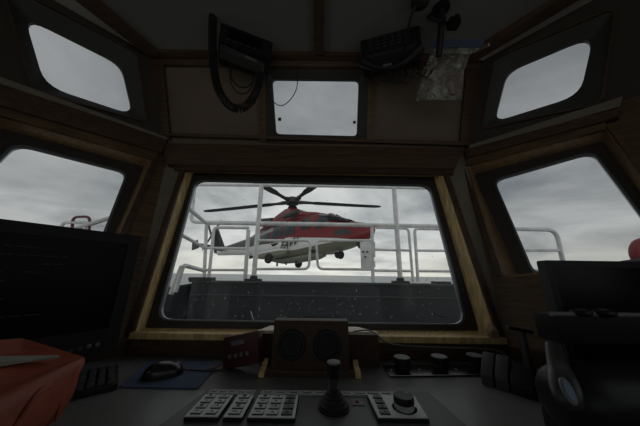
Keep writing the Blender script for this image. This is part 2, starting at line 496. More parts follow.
# ------------------------------------------------------------------ windows: frame, gasket, pane
def lower_window(nm, pl, op, fo, gl, gmat, rad, dep=.05):
    g = pl.off(dep)
    opn = roundpoly(pl.loop(op), .004); fr = roundpoly(g.loop(fo), .012)
    gl_i = roundpoly(g.loop(gl), rad)
    n = pl.n
    ctr = sum(gl_i, V())/len(gl_i)
    grow = lambda lp, k: [p+(p-ctr).normalized()*k for p in lp]
    b = MB()
    b.loops([fr, grow(gl_i, .010), [p+n*.02 for p in grow(gl_i, .010)], [p+n*.02 for p in fr]], close=True)
    o = struct(b.build(nm, frame_m, smooth=40))
    b = MB(); b.loops([[p-n*.004 for p in grow(gl_i, .011)], [p-n*.004 for p in gl_i], [p+n*.012 for p in gl_i], [p+n*.012 for p in grow(gl_i, .011)]], close=True)
    b.build('gasket', gasket_m, o)
    b = MB(); b.prism([p+n*.010 for p in grow(gl_i, .004)], n*.006)
    b.build('pane', gmat, o, smooth=0)
    # jamb lining of the reveal
    b = MB()
    b.loops([opn, fr, [p+n*.02 for p in grow(fr, .012)], grow(opn, .012)], close=True)
    return o, b, g, gl_i
w1, jb, gF, glF = lower_window('window_1', PF, op_F, fo_F, gl_F, g_clear, .055)
struct(jb.build('trim_1', wood_l, smooth=30))
w2, jb, gR_, glR = lower_window('window_2', PR, op_R, fo_R, gl_R, g_side, .04)
struct(jb.build('trim_2', wood_j, smooth=30))
w3, jb, gL_, glL = lower_window('window_3', PL, op_L, fo_L, gl_L, g_side, .04)
struct(jb.build('trim_3', wood_j, smooth=30))

def upper_window(nm, pl, fo, gl, rad):
    n = pl.n; g = pl.off(.03)
    fr = roundpoly(pl.loop(fo), .03)
    gi = roundpoly(g.loop(gl), rad)
    b = MB(); b.loops([[p-n*.004 for p in fr], gi, [p+n*.02 for p in gi], [p+n*.05 for p in fr]], close=True)
    o = struct(b.build(nm, frame_u, smooth=40))
    b = MB(); b.prism([p+n*.012 for p in gi], n*.006)
    b.build('pane', g_tint, o, smooth=0)
    ctr = sum(fr, V())/len(fr)
    b = MB(); gr = lambda k, q: [p+(p-ctr).normalized()*k-n*q for p in fr]
    b.loops([gr(0, .0), gr(0, .012), gr(.010, .012), gr(.010, 0)], close=True)
    return o, b, g
w4, tb, gU = upper_window('window_4', PUF, fo_UF, gl_UF, .028)
struct(tb.build('trim_4', wood_d))
w5, tb, _ = upper_window('window_5', PUL, fo_UL, gl_UL, [.065, .06, .065, .07])
struct(tb.build('trim_5', wood_d))
w6, tb, _ = upper_window('window_6', PUR, fo_UR, gl_UR, [.06, .07, .065, .06])
struct(tb.build('trim_6', wood_d))
for sx, B2, H2, k in ((1, BR2, HR2, 7), (-1, BL2, HL2, 9)):
    for i, (y0, y1) in enumerate(((.36, -.42), (-.52, -1.45))):
        lp = side_hole(B2, H2, 1.12, 1.84, y0, y1); P1 = plane3(B2, H2, V((0, -1, 0)))
        ctr = sum(lp, V())/4
        inn = [ctr+(p-ctr)*.93 for p in lp]
        b = MB(); b.loops([lp, inn, [p+P1.n*.05 for p in inn], [p+P1.n*.05 for p in lp]], close=True)
        o = struct(b.build('window_%d' % (k+i), frame_m, smooth=0))
        b = MB(); b.prism([p+P1.n*.02 for p in inn], P1.n*.006); b.build('pane', g_side, o, smooth=0)
lp = [V((-1.05, YB, 1.1)), V((-1.05, YB, 2.1)), V((1.05, YB, 2.1)), V((1.05, YB, 1.1))]
ctr = sum(lp, V())/4; inn = [ctr+(p-ctr)*.95 for p in lp]
b = MB(); b.loops([lp, inn, [p+V((0, -.05, 0)) for p in inn], [p+V((0, -.05, 0)) for p in lp]], close=True)
o = struct(b.build('window_11', frame_m, smooth=0))
b = MB(); b.prism([p+V((0, -.02, 0)) for p in inn], (0, -.006, 0)); b.build('pane', g_side, o, smooth=0)

# ------------------------------------------------------------------ trim boards
def strip(nm, pl, pts, th, m, bev=.003):
    """a board lying on the inner face of a wall: pts = 4 corners"""
    b = MB(); b.prism(pl.loop(pts), -pl.n*th, bev=bev)
    return struct(b.build(nm, m, smooth=30))
k = 20
def T_(pl, pts, th, m, bev=.003):
    global k
    k += 1
    return strip('trim_%d' % k, pl, pts, th, m, bev)
# dark beads beside the honey jambs of the front window
T_(PF, [(182, 168), (187, 168), (134, 337), (127, 337)], .014, wood_d)
T_(PF, [(441, 170), (446, 170), (503, 338), (497, 338)], .014, wood_d)
# header over the front window
T_(PF, [(166, 147), (462, 152), (452, 172), (170, 168)], .035, wood_h, .006)
T_(PF, [(176, 166), (452, 170), (452, 176), (176, 172)], .022, wood_d, .004)
T_(PUF, [(163, 137), (468, 147), (468, 143), (163, 134)], .030, wood_h, .004)
# beads of the canted bays
T_(PR, [(468, 160), (606, 124), (606, 131), (466, 167)], .016, wood_m)
T_(PR, [(606, 128), (612, 126), (706, 254), (700, 256)], .016, wood_m)
T_(PR, [(457, 158), (463, 163), (503, 277), (497, 276)], .016, wood_d)
T_(PL, [(-8, 106), (158, 154), (154, 161), (-8, 115)], .016, wood_m)
T_(PL, [(152, 160), (158, 160), (120, 250), (114, 247)], .016, wood_d)
# headers of the canted bays
T_(PR, [(466, 152), (618, 112), (618, 121), (468, 160)], .030, wood_h, .005)
T_(PL, [(-12, 84), (166, 142), (160, 155), (-12, 106)], .030, wood_h, .005)
T_(PUR, [(470, 146), (622, 98), (620, 108), (470, 151)], .020, post_m, .004)
T_(PUL, [(-12, 74), (166, 138), (166, 142), (-12, 86)], .020, post_m, .004)
# uprights either side of the small front skylight, ceiling battens
T_(PUF, [(259, 68), (264, 68), (267, 142), (261, 142)], .020, wood_m)
T_(PUF, [(369, 69), (374, 69), (371, 143), (366, 143)], .020, wood_m)
T_(PUF, [(150, 58), (480, 62), (478, 70), (152, 67)], .022, wood_h)
T_(PUF, [(151, 63), (165, 63), (172, 140), (160, 138)], .018, wood_d)
T_(PUF, [(465, 66), (480, 66), (470, 146), (458, 146)], .018, wood_d)
def C_(pts, th, m):
    global k
    k += 1
    b = MB(); b.prism(PC.off(-th).loop(pts), (0, 0, th), bev=.003)
    return struct(b.build('trim_%d' % k, m, smooth=30))
C_([(313, -60), (325, -60), (324, 57), (314, 57)], .022, wood_h)
C_([(158, 55), (150, 58), (56, -14), (72, -17)], .030, wood_h)
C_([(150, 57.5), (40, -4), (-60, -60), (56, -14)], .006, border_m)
C_([(467, 56), (475, 62), (600, -12), (588, -17)], .030, wood_h)
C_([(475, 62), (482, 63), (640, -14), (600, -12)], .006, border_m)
C_([(150, 52), (474, 57), (478, 62), (150, 58)], .022, wood_h)
# sill board of the front window with its nose
b = MB(); b.box((0, yF(.96)-.010, .957), (1.50, .030, .024), bev=.004)
struct(b.build('trim_60', wood_l))
b = MB(); b.box((0, 1.004, .915), (1.49, .012, .058), bev=.002)
struct(b.build('trim_61', wood_d))

# ------------------------------------------------------------------ rain on the front pane
b = MB()
nG = PF.n
for i in range(430):
    x = random.uniform(165, 462); y = random.uniform(186, 318) if random.random() < .25 else random.uniform(278, 318)
    p = gF.at(x, y)+nG*.010
    # keep inside the pane
    t = (y-181)/140.0
    if x < 200-38*t or x > 424+36*t: continue
    r = random.choice((.0011, .0014, .0018, .0024))
    q = nG.to_track_quat('Z', 'Y').to_matrix().to_4x4()
    bb = bmesh.new(); bmesh.ops.create_icosphere(bb, subdivisions=1, radius=1)
    b._merge(bb, Matrix.Translation(p) @ q @ Matrix.Diagonal((r, r*random.uniform(1, 1.7), r*.5, 1)))
for (x0, y0, x1, y1, r) in ((250, 311, 253, 320, .0018), (433, 314, 447, 318, .0030)):
    b.tube([gF.at(x0, y0)+nG*.009, gF.at((x0+x1)/2, (y0+y1)/2)+nG*.009, gF.at(x1, y1)+nG*.009], r, n=6)
o = b.build('rain_drops', drop_m, w1); o['kind'] = 'stuff'
# little dark sensor pads stuck to the skylight
for (x, y, s_) in ((279.5, 119, .009), (354.5, 122, .008)):
    b = MB(); p = gU.at(x, y); q = PUF.n.to_track_quat('Z', 'Y').to_matrix().to_4x4()
    b.box((0, 0, 0), (s_*2, s_*2, .004), Matrix.Translation(p+PUF.n*.004) @ q, bev=.001)
    b.build('sensor_pad', ink, w4)

# ------------------------------------------------------------------ DESK
ZD = .885
b = MB()
inset = .012
dk = [(-.765, .998), (.745, .998), (1.11, .605), (1.11, .38), (-1.20, .38), (-1.20, .53)]
b.prism([(x, y, ZD-.035) for x, y in dk], (0, 0, .035), bev=.004)
desk = thing('helm_desk', 'charcoal laminate helm desk running below the front window', 'desk', (0, .7, 0))
b.build('desktop', desk_m, desk, world=True)
b = MB(); b.box((0, .70, .425), (1.5, .03, .85)); b.build('front_panel', dgrey, desk, world=True)

# ------------------------------------------------------------------ CONSOLE with keypads, joystick, knob
ZC = .899
con = thing('control_console', 'raised grey control console carrying keypads in the middle of the desk', 'console', (0, .6, ZD))
b = MB(); b.prism([(-.318, .722, ZD), (.318, .722, ZD), (.375, .42, ZD), (-.385, .42, ZD)], (0, 0, .008), bev=.003)
b.build('base_plate', cons_e, con, world=True)
b = MB(); b.prism([(-.296, .714, ZD+.008), (.300, .714, ZD+.008), (.330, .43, ZD+.008), (-.345, .43, ZD+.008)], (0, 0, .006), bev=.002)
b.build('top_plate', cons_m, con, world=True)

def button_mb(sx, sy, shape):
    b = MB()
    b.box((0, 0, .0008), (sx, sy, .0016), bev=.0005, mi=1)
    b.box((0, .0006, .0022), (sx*.93, sy*.86, .0026), bev=.0006, mi=0)
    if shape == 0: b.box((0, .0006, .0036), (sx*.46, sy*.22, .0004), mi=1)
    elif shape == 1:
        b.box((-sx*.08, .0006, .0036), (sx*.5, sy*.18, .0004), mi=1); b.box((sx*.16, .0006, .0036), (sx*.15, sy*.5, .0004), mi=1)
    elif shape == 2: b.lathe([(sx*.2, .0034), (sx*.2, .0038)], 12, Mt((0, .0006, 0)), mi=1)
    else: b.prism([(-sx*.22, -sy*.18, .0034), (sx*.22, -sy*.18, .0034), (0, sy*.26, .0034)], (0, 0, .0004), mi=1)
    return b
def keypad(label, x0, x1, y0, y1, cols, rows, dark_last=False, keyw=.62):
    cx, cy = (x0+x1)/2, (y0+y1)/2
    t = thing('keypad', label, 'keypad', (cx, cy, ZC))
    W, H = x1-x0, y1-y0
    b = MB(); b.box((0, 0, .004), (W, H, .008), bev=.002); b.build('body', black, t)
    b = MB(); b.box((0, 0, .009), (W*.97, H*.97, .002), bev=.0008); b.build('face_plate', lgrey, t)
    n = 0
    for c in range(cols):
        for r in range(rows):
            px = (c+.5)/cols*W*.92-W*.46; py = (r+.5)/rows*H*.94-H*.47
            bm = button_mb(W/cols*keyw, H/rows*.56, (c*3+r*2) % 4)
            if dark_last and c == cols-1:
                q = bm.build('button', [mgrey, ink], t); q['label'] = 'dark grey button'
            else: q = bm.build('button', [key_m, ink], t)
            q.location = (px, py, .010)
    return t
keypad('wide two-column light grey keypad at the left end of the console', -.281, -.209, .572, .664, 2, 4)
keypad('narrow single-column light grey keypad between two wider keypads', -.199, -.158, .572, .665, 1, 4)
keypad('three-column light grey keypad left of the joystick, its last column dark', -.148, -.046, .572, .666, 3, 4, True, .70)
def label_strip(label, x0, x1, y0, y1, n):
    t = thing('label_strip', label, 'label strip', ((x0+x1)/2, (y0+y1)/2, ZC))
    W, H = x1-x0, y1-y0
    b = MB(); b.box((0, 0, .002), (W, H, .004), bev=.001); b.build('backing', strip_m, t)
    for i in range(n):
        b = MB(); ww = W/n*random.uniform(.45, .75)
        b.box(((i+.5)/n*W-W/2, 0, .0046), (ww, H*.34, .0012), bev=.0004)
        for q in range(3): b.box(((i+.5)/n*W-W/2+(q-1)*ww*.28, 0, .0054), (ww*.16, H*.2, .0004), mi=1)
        b.build('name_plate', [dgrey, lgrey], t)
label_strip('short light grey label strip above the two left keypads', -.283, -.164, .682, .703, 5)
label_strip('long light grey label strip running behind the joystick', -.148, .232, .684, .704, 11)
kd = thing('dial_panel', 'light grey panel with four buttons and a large black dial at console right', 'dial panel', (.187, .624, ZC))
b = MB(); b.prism([(-.062, .05, 0), (.060, .05, 0), (.052, -.047, 0), (-.058, -.047, 0)], (0, 0, .008), bev=.002); b.build('body', black, kd)
b = MB(); b.prism([(-.060, .048, .008), (.058, .048, .008), (.050, -.045, .008), (-.056, -.045, .008)], (0, 0, .002), bev=.0006); b.build('face_plate', lgrey, kd)
for i in range(4):
    q = button_mb(.022, .014, i).build('button', [mgrey, ink], kd); q.location = (-.038, .034-.0215*i, .010)
b = MB(); b.lathe([(.0300, .010), (.0300, .0108), (.0275, .0108), (.0275, .010)], 32); b.build('scale_ring', white, kd).location = (.012, -.010, 0)
b = MB(); b.lathe([(.0214, .0), (.0220, .002), (.0220, .011), (.0220, .0115)], 32, mi=1)
b.lathe([(.0222, .0115), (.0226, .013), (.0226, .0235), (.0215, .0255), (.0, .0255)], 32, mi=0)
b.lathe([(.003, .0255), (.003, .0262), (0, .0262)], 12, Mt((.012, .012, 0)), mi=1)
dial = b.build('dial', [black, strip_m], kd); dial.location = (.012, -.010, .010)
ip = thing('indicator_plate', 'tiny pale plate with a red lamp between joystick and dial panel', 'indicator', (.098, .655, ZC))
b = MB(); b.box((0, 0, .001), (.030, .026, .002), bev=.0006); b.build('plate', mgrey, ip)
b = MB(); b.lathe([(.005, .002), (.005, .004), (.003, .006), (0, .0065)], 14); o = b.build('lamp', mat('red_lamp_cap', (.35, .05, .05), .3), ip)
js = thing('joystick', 'black joystick with ribbed boot standing in the middle of the console', 'joystick', (.039, .632, ZC))
b = MB(); b.lathe([(.037, 0), (.037, .004), (.035, .006), (0, .006)], 32); b.build('base_ring', black, js)
b = MB(); prof = [(.034, .006)]
for i in range(5):
    r1 = .034-.0052*i; z0 = .006+.0075*i
    prof += [(r1, z0+.001), (r1, z0+.004), (r1-.004, z0+.0075)]
prof += [(.009, .045), (.008, .05), (0, .05)]
b.lathe(prof, 32); b.build('boot', rubber, js)
b = MB(); b.lathe([(.0090, .042), (.0105, .048), (.0125, .056), (.0142, .064)], 24, Mt((0, 0, 0), 0, R(2)))
o = b.build('neck', mat('dark_polished_neck', (.16, .16, .165), .25, metal=.8), js); o['label'] = 'shiny dark metal neck'
b = MB(); b.lathe([(.0145, .064), (.0160, .070), (.0166, .080), (.0166, .094)], 24, Mt((0, 0, 0), 0, R(2)))
b.build('grip', black_g, js)
b = MB(); b.lathe([(.0162, .094), (.0160, .0965), (.0140, .0975), (0, .0977)], 24, Mt((0, 0, 0), 0, R(2)))
o = b.build('cap', mgrey, js); o['label'] = 'grey round cap'

# ------------------------------------------------------------------ dimmer knobs on a black plate
pl_ = thing('dimmer_plate', 'thin black plate under three round knobs, right of the speaker box', 'plate', (.42, .90, ZD))
b = MB(); b.prism([(-.188, -.062, 0), (.14, -.042, 0), (.20, .045, 0), (-.19, .03, 0)], (0, 0, .005), bev=.0015)
b.build('plate', black_g, pl_)
b = MB(); b.tube([(-.188, -.063, .005), (.14, -.043, .005)], .0016, 6); o = b.build('front_edge', chrome, pl_); o['label'] = 'bright metal front edge'
for (x, y) in ((-.17, -.02), (-.07, -.012), (.06, -.004), (.13, .01)):
    b = MB(); b.lathe([(.004, .005), (.004, .007), (0, .0075)], 10, Mt((x, y, 0))); b.build('screw', chrome, pl_)
def knob(label):
    t = thing('rotary_knob', label, 'knob', (0, 0, 0), group='rotary knobs on the black plate')
    b = MB(); b.lathe([(.021, 0), (.023, .002), (.023, .010), (.0205, .013), (.0205, .020), (.0275, .022), (.0280, .036), (.027, .039)], 28)
    for i in range(18):
        a = 2*math.pi*i/18
        b.box((.0278*math.cos(a), .0278*math.sin(a), .029), (.003, .003, .013), None)
    b.build('body', black, t)
    b = MB(); b.lathe([(.0268, .039), (.0255, .0405), (0, .0405)], 28); o = b.build('top_disc', mgrey, t); o['label'] = 'dull grey top disc'
    return t
k0 = knob('round black knob with grey top nearest the speaker box')
k1 = copy_tree(k0); k2 = copy_tree(k0)
k1['label'] = 'round black knob with grey top, middle of the row of three'
k2['label'] = 'round black knob with grey top beside the throttle box'
for kk, p in ((k0, (.291, .886)), (k1, (.428, .900)), (k2, (.566, .918))): kk.location = (p[0], p[1], ZD+.005)

# ------------------------------------------------------------------ speaker box, plank box, red handset box
sp = thing('speaker_box', 'dark wooden speaker box with two round black speakers, standing below the front window', 'speaker box', (-.02, .83, ZD))
def spf(x, z, y=0): return V((x, y+.018*(z/.145), z))      # front leans back a little
b = MB()
b.prism([(-.150, .00, .0), (.140, .00, .0), (.140, .075, .0), (-.150, .075, 0)], (0, .0, .018), bev=.003)
b.build('plinth', wood_d, sp)
b = MB(); b.prism([(-.133, .002, .018), (-.133, .02, .162), (-.133, .072, .162), (-.133, .072, .018)], (.256, 0, 0), bev=.003)
b.build('cabinet', wood_sp, sp)
al = math.atan2(.018, .144)
for sx in (-.068, .050):
    M = Mt((sx, .011, .090)) @ Matrix.Rotation(R(90)-al, 4, 'X')
    b = MB(); b.lathe([(.046, 0), (.046, .006), (.043, .009), (.036, .009), (.034, .006), (.036, .004), (.030, .003)], 36, M)
    s_ = b.build('speaker', black_s, sp)
    b = MB(); b.lathe([(.0345, .0055), (.030, .007), (.018, .003), (.012, .003), (.010, .007), (.004, .009), (0, .009)], 30, M)
    b.build('cone', rubber, s_)
    b = MB()
    for q in range(10):
        a = 2*math.pi*q/10
        b.tube([M @ V((.012*math.cos(a), .012*math.sin(a), .0095)), M @ V((.036*math.cos(a), .036*math.sin(a), .0095))], .0012, 5)
    b.lathe([(.013, .008), (.013, .011), (0, .011)], 16, M)
    b.build('guard', black, s_)
for sx, tx in ((-.168, -.150), (.140, .158)):
    b = MB(); b.prism([(sx, -.006, 0), (tx, -.006, 0), (tx, .06, 0), (sx, .06, 0)], (0, 0, .020), bev=.002)
    for v in b.bm.verts:
        if v.co.z > .01: v.co.z = .012+max(0, v.co.y)*.35
    o = b.build('foot', wood_l, sp); o['label'] = 'honey wood foot wedge'
wb = thing('wooden_shelf_box', 'low light-topped wooden box behind the speaker box, against the sill', 'wooden box', (-.02, .955, ZD))
b = MB(); b.prism([(-.185, -.042, 0), (.240, -.042, 0), (.240, .040, 0), (-.185, .040, 0)], (0, 0, .105), bev=.002); b.build('carcass', wood_sp, wb)
b = MB(); b.prism([(-.205, -.040, .105), (.150, -.040, .105), (.245, -.040, .105), (.180, .045, .105), (-.175, .045, .105)], (0, 0, .010), bev=.002)
o = b.build('top', mat('pale_pine', (.74, .66, .50), .5, noise=.08), wb); o['label'] = 'pale honey wood top'

rd = thing('red_call_box', 'dark red box with four pale buttons leaning left of the speaker box', 'control box', (-.250, .868, ZD+.013), (R(-10), R(-14), R(-16)))
b = MB(); b.box((0, 0, .052), (.138, .036, .095), bev=.004); b.build('case', dev_red, rd)
b = MB(); b.box((-.01, -.019, .075), (.050, .002, .013), bev=.0006); o = b.build('label_plate', mgrey, rd)
for i in range(4):
    b = MB(); b.box((-.040+.0225*i, -.0195, .038), (.011, .004, .012), bev=.001); b.build('button', mgrey, rd)
b = MB(); b.tube(catmull([(-.31, .885, .905), (-.345, .875, .895), (-.38, .86, .889), (-.42, .86, .889), (-.46, .88, .889)], 6), .0032, 8)
tag(b.build('power_lead', cable_o, o=(-.38, .86, .889)), 'orange lead trailing from the dark red box toward the mouse mat', 'cable')

# ------------------------------------------------------------------ mouse mat, mouse, keyboard
b = MB(); b.prism(roundpoly([(-.562, .745, ZD), (-.337, .742, ZD), (-.355, .945, ZD), (-.620, .940, ZD)], .01), (0, 0, .004), bev=.001)
tag(b.build('mouse_mat', pad_blue, o=(-.46, .84, ZD)), 'navy blue mouse mat lying on the desk left of the console', 'mouse mat')
ms = thing('computer_mouse', 'black computer mouse resting on the navy mat', 'mouse', (-.487, .818, ZD+.004), (0, 0, R(-62)))
rows = []
for i in range(13):
    t = i/12; y = -.056+.112*t; q = abs(2*t-1)*.985
    wd = .034*(1-q**3.2)**.5; h = .041*(1-q**2.6)**.5*(1-.10*t)
    rows.append([V((wd*math.copysign(abs(math.cos(a))**.8, math.cos(a)), y, h*max(0, math.sin(a))**.8 if math.sin(a) > 0 else 0)) for a in [2*math.pi*j/24 for j in range(24)]])
b = MB(); b.loops(rows, cap=True); b.build('shell', black_g, ms, smooth=60)
b = MB(); b.box((0, .020, .0365), (.0022, .030, .003), bev=.0008); b.build('button_seam', ink, ms)
b = MB(); b.lathe([(.009, -.004), (.010, 0), (.009, .004)], 16, Mt((0, .036, .0235)) @ Matrix.Rotation(R(90), 4, 'Y')); b.build('scroll_wheel', mgrey, ms)
b = MB(); b.tube(catmull([(-.438, .842, .897), (-.40, .856, .892), (-.365, .850, .892), (-.33, .868, .889), (-.30, .90, .889), (-.24, .925, .888)], 6), .0022, 7)
tag(b.build('mouse_cable', rubber, o=(-.38, .86, .89)), 'thin black mouse cable crossing the navy mat', 'cable')
ka = math.atan2(-.66, -.75)
kb = thing('keyboard', 'black keyboard half hidden behind the orange bag', 'keyboard', (-.556, .734, ZD), (0, 0, ka+math.pi))
# local x runs along the long side to the right end at 0, local y to the rear
b = MB(); b.prism([(-.40, 0, 0), (0, 0, 0), (0, .15, 0), (-.40, .15, 0)], (0, 0, .016), bev=.004)
for v in b.bm.verts:
    if v.co.z > .008: v.co.z += v.co.y*.06
b.build('case', black, kb)
for r in range(5):
    for c in range(19):
        if c == 14: continue
        b = MB(); b.box((0, 0, .004), (.0165, .0185, .009), bev=.0015, taper=(.82, .82))
        q = b.build('key', dgrey if (c > 14 or (c*7+r) % 3) else black, kb); q.location = (-.386+.0205*c, .018+.0245*r, .016+.06*(.018+.0245*r))

# ------------------------------------------------------------------ monitors
def monitor(label, loc, rz, W, H, D, tilt=0, bez=.022, chin=.05, words=True, stand_back=.10):
    """local x along the screen, -y toward the viewer, origin on the desk; loc z = desk"""
    t = thing('monitor', label, 'monitor', (loc[0], loc[1], ZD), (0, 0, rz))
    z0 = loc[2]-ZD
    b = MB()
    b.loops([roundpoly([(-W/2, 0, z0), (W/2, 0, z0), (W/2, 0, z0+H), (-W/2, 0, z0+H)], .008),
             roundpoly([(-W/2, D*.5, z0), (W/2, D*.5, z0), (W/2, D*.5, z0+H), (-W/2, D*.5, z0+H)], .008),
             roundpoly([(-W*.38, D, z0+H*.12), (W*.38, D, z0+H*.12), (W*.38, D, z0+H*.85), (-W*.38, D, z0+H*.85)], .008)], cap=True)
    b.build('casing', black, t, smooth=30)
    b = MB()
    o4 = [(-W/2, -.006, z0), (W/2, -.006, z0), (W/2, -.006, z0+H), (-W/2, -.006, z0+H)]
    i4 = [(-W/2+bez, -.006, z0+chin), (W/2-bez, -.006, z0+chin), (W/2-bez, -.006, z0+H-bez), (-W/2+bez, -.006, z0+H-bez)]
    A, B = roundpoly(o4, .006), roundpoly(i4, .003)
    sh = lambda l, d: [p+V((0, d, 0)) for p in l]
    b.loops([A, B, sh(B, .006), sh(A, .006)], close=True)
    b.build('bezel', black, t, smooth=30)
    b = MB(); b.box((0, -.001, z0+(chin+H-bez)/2), (W-2*bez, .003, H-bez-chin)); sc = b.build('screen', screen_m, t, smooth=0)
    if words:
        for row in range(9):
            z = z0+H-bez-.035-.024*row
            x = -W/2+bez+.02
            for q in range(random.randint(5, 11)):
                l = random.uniform(.010, .034)
                if x+l > W/2-bez-.03: break
                if random.random() < .75:
                    b = MB(); b.box((x+l/2, -.0028, z), (l, .0004, .0035)); b.build('text_word', text_m, sc, smooth=0)
                x += l+.006
        for q in range(6):
            b = MB(); b.lathe([(.006, 0), (.006, .004), (0, .0045)], 12, Mt((W/2-.16+.021*q, -.006, z0+.026+.004*(q > 3))) @ Matrix.Rotation(R(90), 4, 'X'))
            b.build('control_button', mgrey if q in (0, 1, 4, 5) else dgrey, t)
    for zz_ in (.25, .75):
        b = MB(); b.lathe([(.005, 0), (.005, .003), (0, .004)], 10, Mt((W/2, .006, z0+H*zz_)) @ Matrix.Rotation(R(90), 4, 'Y')); b.build('side_screw', dgrey, t)
    b = MB(); b.box((0, stand_back, (z0+H*.35)/2), (.07, .03, z0+H*.35), bev=.006); b.box((0, (stand_back+D)/2, z0+H*.3), (.07, abs(stand_back-D)+.03, .05), bev=.004); b.build('stand_neck', black, t)
    b = MB(); b.prism(roundpoly([(-.09, stand_back-.06, 0), (.09, stand_back-.06, 0), (.09, stand_back+.06, 0), (-.09, stand_back+.06, 0)], .03), (0, 0, .012), bev=.003); b.build('stand_foot', black, t)
    return t
ml = V((-.718, .900)); ud = V((-.54, -.84)).normalized(); Wl = .50
cl_ = ml+ud*Wl/2
monitor('big dark monitor with faint text, standing at the left behind the orange bag', (cl_.x, cl_.y, .935), math.atan2(-ud.y, -ud.x), Wl, .405, .05, chin=.075, bez=.036, stand_back=.10)
monitor('dark blank monitor standing at the right behind the thruster lever', (.835, .640, .965), R(0), .42, .283, .04, bez=.018, chin=.02, words=False, stand_back=.09)

# ------------------------------------------------------------------ orange bag with paper
bg_ = thing('orange_bag', 'orange-red nylon bag slumped in the left foreground of the desk', 'bag', (-.56, .50, ZD))
def bagloop(z, pts, r): return roundpoly([(x, y, z+dz) for x, y, dz in pts], r, 6)
secs = [
    bagloop(ZD+.001, [(-.590, .638, 0), (-.475, .36, 0), (-.64, .34, 0), (-.685, .57, 0)], .02),
    bagloop(ZD+.03, [(-.580, .640, 0), (-.455, .36, 0), (-.66, .33, 0), (-.70, .585, 0)], .018),
    bagloop(ZD+.08, [(-.571, .628, -.004), (-.452, .36, 0), (-.67, .33, .02), (-.705, .60, .01)], .012),
    bagloop(ZD+.112, [(-.572, .635, -.010), (-.465, .36, .0), (-.67, .33, .07), (-.71, .605, .030)], .007),
    bagloop(ZD+.122, [(-.576, .632, -.010), (-.485, .37, .002), (-.66, .34, .085), (-.706, .60, .038)], .006),
    bagloop(ZD+.116, [(-.60, .60, -.008), (-.535, .40, .002), (-.63, .37, .06), (-.67, .575, .02)], .006),
]
b = MB(); b.loops(secs, cap=True)
bmesh.ops.subdivide_edges(b.bm, edges=list(b.bm.edges), cuts=2, use_grid_fill=True)
for v in b.bm.verts:
    if v.co.z > ZD+.006:
        q = math.sin(v.co.x*61+v.co.z*43)*.0035+math.sin(v.co.y*47-v.co.z*71+1)*.0035
        v.co += V((q, -q*.4, 0))
b.build('body', orange, bg_, world=True, smooth=60)
b = MB(); b.tube(catmull([(-.505, .43, .90), (-.494, .45, .95), (-.51, .49, .985), (-.54, .545, .972), (-.552, .575, .93), (-.556, .58, .895)], 8), .006, 6, flat=.5)
b.build('seam_piping', orange, bg_, world=True)
b = MB(); b.prism([(-.640, .36, 1.052), (-.590, .585, 1.009), (-.603, .592, 1.010), (-.672, .44, 1.052)], (0, 0, .003))
b.prism([(-.625, .36, 1.040), (-.590, .580, 1.013), (-.596, .585, 1.013), (-.655, .42, 1.058)], (0, 0, .002))
tag(b.build('paper_sheet', paper, o=(-.62, .50, 1.02)), 'pale grey folded sheet sticking out of the orange bag', 'paper')

# ------------------------------------------------------------------ throttle lever box
th = thing('throttle_lever_box', 'black throttle box with twin sloped covers and upright T lever, right of knobs', 'throttle', (.578, .782, ZD), (0, 0, R(-50)))
vy = lambda x, y, Y: Plane((0, Y, 0), (0, 1, 0)).at(x, y)
for i, x in enumerate((-.046, -.010)):
    b = MB(); b.prism([(x-.016, -.050, 0), (x-.016, -.050, .030), (x-.016, -.042, .040), (x-.016, -.004, .076), (x-.016, .012, .080), (x-.016, .050, .050), (x-.016, .050, 0)], (.032, 0, 0), bev=.004)
    b.build('cover', dgrey, th)
b = MB(); b.prism([(.010, -.052, 0), (.010, -.052, .028), (.010, -.036, .046), (.010, .008, .070), (.010, .050, .046), (.010, .050, 0)], (.050, 0, 0), bev=.006); b.build('housing', black, th)
b = MB(); b.lathe([(.016, 0), (.016, .005), (.013, .008), (.012, .006), (0, .006)], 24, Mt((.060, -.012, .032)) @ Matrix.Rotation(R(90), 4, 'Y')); b.build('hub_cap', mgrey, th)
b = MB(); p0, p1 = vy(531, 380, .745), vy(521, 331, .76)
b.tube([p0, p0.lerp(p1, .5), p1], [.017, .0135, .0125], 12, flat=.55); b.build('lever', black_s, th, world=True)
b = MB(); b.tube(catmull([vy(507, 327, .762), vy(514, 328, .760), vy(524, 330, .758), vy(531, 332, .756)], 5), .0095, 10, flat=.7); b.build('handle', black, th, world=True)

# ------------------------------------------------------------------ thruster lever in the right foreground
tr_ = thing('thruster_lever', 'large black thruster lever with a wide bar grip and oval blue badge', 'thruster lever', (.60, .50, ZD))
b = MB(); b.lathe([(.03, 0), (.048, .006), (.060, .018), (.067, .036), (.070, .06), (.070, .25), (.06, .27), (0, .27)], 36, Mt((.478, .535, .962)) @ Matrix.Rotation(R(90), 4, 'Y')); b.build('drum', black_s, tr_, world=True)
b = MB(); b.box((.63, .545, .905), (.26, .11, .038), bev=.006); b.build('base', black, tr_, world=True)
b = MB(); b.prism([(.514, .535, 1.122), (.83, .535, 1.122), (.83, .540, 1.064), (.522, .540, 1.064)], (0, .05, 0), bev=.006); b.build('grip_body', black, tr_, world=True)
b = MB(); b.tube([(.513, .537, 1.124), (.83, .537, 1.124)], .005, 10); b.build('grip_bar', mgrey, tr_, world=True)
for (x, s_) in ((.582, 1), (.632, 1.1)):
    b = MB(); b.sphere((x, .538, 1.127), .021*s_, (1, .8, .42)); b.build('thumb_lug', black_s, tr_, world=True)
